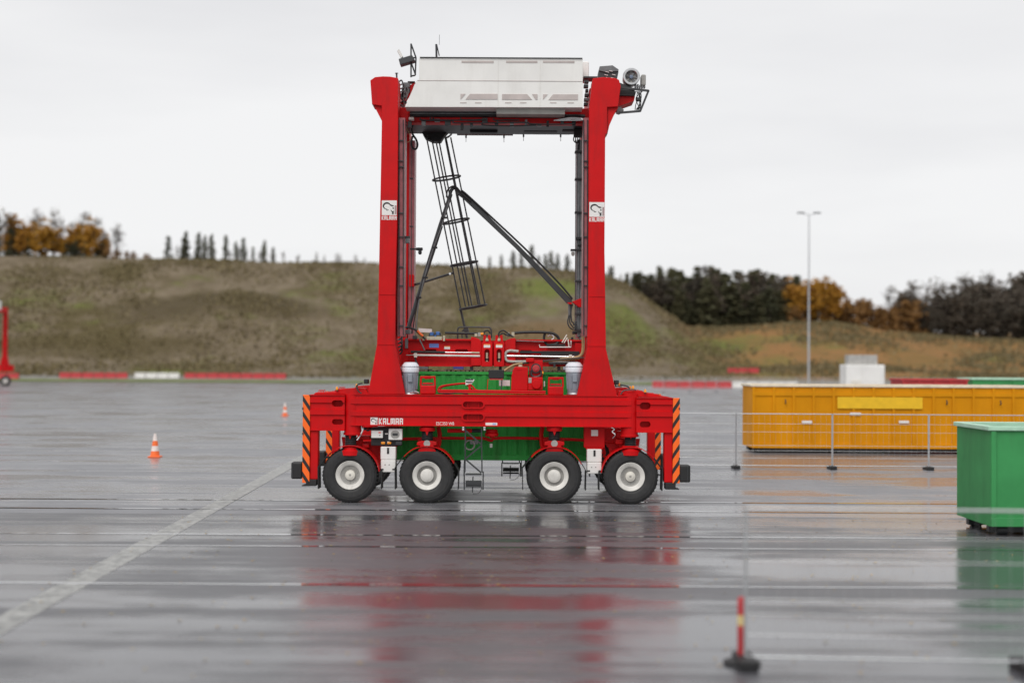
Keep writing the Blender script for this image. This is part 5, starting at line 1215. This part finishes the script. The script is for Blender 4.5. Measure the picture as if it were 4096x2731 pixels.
MB().tube(pc([(1831, 1356), (1831, 1318), (1838, 1309), (1856, 1308), (1945, 1309), (1960, 1312), (1965, 1324), (1966, 1352)], 2.3), .022, 8).build('handrail', DARK, sp, smooth=40)
MB().tube([at(1848, 1352, 2.3), at(1848, 1330, 2.3)], .018, 6).build('rail_post', DARK, sp)
for px in (1904, 1918, 1946, 2032, 2052): 
    MB().pbox(px - 6, 1328 + random.uniform(0, 8), px + 6, 1346, DS - .1, DS + .1).build('fitting', random.choice([BEIGE, GREY, DARK, RIMG]), sp, bevel=.012)
MB().pbox(1922, 1330, 1936, 1339, DS - .12, DS).build('yellow_fitting', AMBER, sp, bevel=.01)
for pts_ in ([(1932, 1344), (1938, 1326), (1952, 1322), (1962, 1334)], [(1992, 1346), (1998, 1328), (2014, 1322), (2030, 1332), (2046, 1342)], [(1998, 1344), (2010, 1332), (2028, 1340), (2054, 1346)]):
    MB().tube(pc(pts_, DS - .1), .022, 8).build('hose', BLACK, sp, smooth=40)
MB().tube(pc([(2048, 1333), (2100, 1329), (2170, 1329), (2212, 1334), (2232, 1348), (2234, 1364), (2222, 1376), (2195, 1380)], DS), .04, 8).build('loop_hose', BLACK, sp, smooth=40)
MB().tube(pc([(2180, 1332), (2176, 1352), (2182, 1372), (2196, 1382)], DS + .05), .035, 8).build('loop_hose', BLACK, sp, smooth=40)
MB().tube(pc([(2190, 1345), (2204, 1338), (2216, 1350), (2205, 1360)], DS + .1), .016, 6).build('silver_hose', CHROME, sp, smooth=40)
MB().pbox(2186, 1376, 2262, 1383, DS - .08, DS + .05).build('hose_shelf', BLACK, sp, bevel=.01)
MB().tube([at(2158, 1378, DS - .1), at(2158, 1388, DS - .1), at(2284, 1388, DS - .1), at(2284, 1362, DS - .1)], .018, 6).build('shelf_frame', STICK, sp)
for a, b in (((2248, 1370), (2268, 1338)), ((2256, 1372), (2270, 1350)), ((2276, 1386), (2272, 1356))): MB().tube([at(*a, DS - .05), at(*b, DS - .05)], .018, 6).build('white_conduit', CREAM, sp)
MB().tube([at(2066, 1362, DS - .06), at(2176, 1366, DS - .06)], .016, 6).build('silver_hose', CHROME, sp)
for k in range(7):
    px, py = 2282 + random.uniform(0, 50), 1322 + random.uniform(0, 38); MB().pbox(px, py, px + random.uniform(8, 18), py + random.uniform(5, 14), DS, DS + .3).build('fitting', random.choice([DARK, BLACK, GREY]), sp, bevel=.01)
MB().pbox(2296, 1324, 2346, 1330, DS - .05, DS + .4).build('corner_shelf', BLACK, sp)
for k in range(8):
    py = 1285 + k * 15; MB().tube(pc([(1592, py), (1604, py - 6), (1608, py + 14), (1596, py + 30)], 1.1), .024, 6).build('corner_hose', random.choice([BLACK, DARK, GREY]), CAR, smooth=40)
MB().pbox(1586, 1318, 1612, 1330, 1.0, 1.3).build('corner_valve', BLACK, CAR, bevel=.01)
MB().pbox(1795, 1375, 1835, 1395, DS + .074, DS + .082).build('blue_label', BLUE, sp) if False else MB().pbox(1717, 1374, 1755, 1390, DS + .072, DS + .082).build('blue_label', mat('label_blue', (0.12, 0.2, 0.55), 0.5), sp)
MB().pbox(1777, 1386, 1800, 1396, DS + .072, DS + .082).build('warning_label', STICK, sp); MB().pbox(1777, 1384, 1800, 1387, DS + .070, DS + .08).build('warning_band', STICKO, sp)
MB().pbox(2214, 1450, 2222, 1470, DS - .2, DS).build('guide_leg', DARK, sp)
for px in (1700, 1880, 1995, 2230): 
    MB().pbox(px, 1464, px + 12, 1482, DS + .1, DS + .4).build('twist_lock', DARK, sp)
MB().pbox(1813, 1466, 1854, 1476, DS, DS + .02).build('name_plate', mat('plate_navy', (0.04, 0.04, 0.22), 0.5), sp)
MB().pbox(1676, 1466, 1712, 1476, DS, DS + .2).build('guide_plate', GREY, sp)

# ------------------------------------------------------------------ the carried green container
Yc0, Yc1 = 1.28, 3.72; xc = at(1973, 1600, Yc0).x; hz0, hz1 = at(1973, 1842, Yc0).z, at(1973, 1480, Yc0).z
CON = thing('green_container', 'weathered green corrugated shipping container carried between the legs of the carrier', 'container', (xc, 2.5, hz0))
def corr(y, sgn, x0, x1, z0, z1):
    p = 0.278; n = int((x1 - x0) / p); xs_ = []; 
    for i in range(n + 1):
        b = x0 + (x1 - x0) * i / n
        for f_, o_ in ((0, 0), (.25, 0), (.5, .036), (.75, .036)):
            if i < n or f_ == 0: xs_.append((b + (x1 - x0) / n * f_, o_))
    b = MB(); m_ = len(xs_)
    b.add([(x, y + sgn * o_, z0) for x, o_ in xs_] + [(x, y + sgn * o_, z1) for x, o_ in xs_] + [(x, y + sgn * (o_ + .01), z0) for x, o_ in xs_] + [(x, y + sgn * (o_ + .01), z1) for x, o_ in xs_],
          [(i, i + 1, m_ + i + 1, m_ + i) for i in range(m_ - 1)] + [(2 * m_ + i, 2 * m_ + i + 1, 3 * m_ + i + 1, 3 * m_ + i) for i in range(m_ - 1)])
    return b
X0, X1 = xc - 3.03, xc + 3.03
corr(Yc0 + .02, 1, X0 + .15, X1 - .15, hz0 + .16, hz1 - .1).build('side_panel', GREENC, CON); corr(Yc1 - .02, -1, X0 + .15, X1 - .15, hz0 + .16, hz1 - .1).build('side_panel', GREENC, CON)
for y0, y1 in ((Yc0, Yc0 + .12), (Yc1 - .12, Yc1)):
    MB().box(X0 + .17, X1 - .17, y0, y1, hz1 - .13, hz1 - .05).build('top_rail', GREENC, CON, bevel=.01); MB().box(X0 + .17, X1 - .17, y0, y1, hz0 + .01, hz0 + .16).build('bottom_rail', GREENC, CON, bevel=.01)
    for x in (X0, X1 - .17): MB().box(x, x + .17, y0, y1 + (.03 if y0 == Yc0 else 0), hz0 + .12, hz1 - .12).build('corner_post', GREENC, CON)
    for x in (X0, X1 - .178):
        for z in (hz0, hz1 - .118): MB().box(x, x + .178, y0 - .002, y1 + .042, z, z + .118).build('corner_casting', GREENC, CON, bevel=.01)
for x in (X0 + .02, X1 - .06): MB().box(x, x + .04, Yc0 + .13, Yc1 - .13, hz0 + .05, hz1 - .05).build('end_wall', GREENC, CON)
rf = MB()
for k in range(44): 
    x = X0 + .2 + k * (X1 - X0 - .4) / 44; rf.box(x, x + random.uniform(.07, .12), Yc0 + random.uniform(.03, .1), Yc1 - .13, hz1 - .045, hz1 + random.uniform(-.03, .008))
MB().box(X0 + .17, X1 - .17, Yc0 + .12, Yc1 - .12, hz1 - .07, hz1 - .05).build('roof', GREENC, CON); rf.build('roof_rib', mat('worn_roof', (0.13, 0.10, 0.065), 0.7, vary=0.4, scale=6), CON, stuff=True)
for k in range(16): MB().box(X0 + .35 + k * .36, X0 + .41 + k * .36, Yc0 + .13, Yc1 - .13, hz0 + .03, hz0 + .15).build('floor_beam', GREENC, CON)
MB().box(X0 + .17, X1 - .17, Yc0 + .13, Yc1 - .13, hz0 + .155, hz0 + .18).build('floor', BARK, CON)
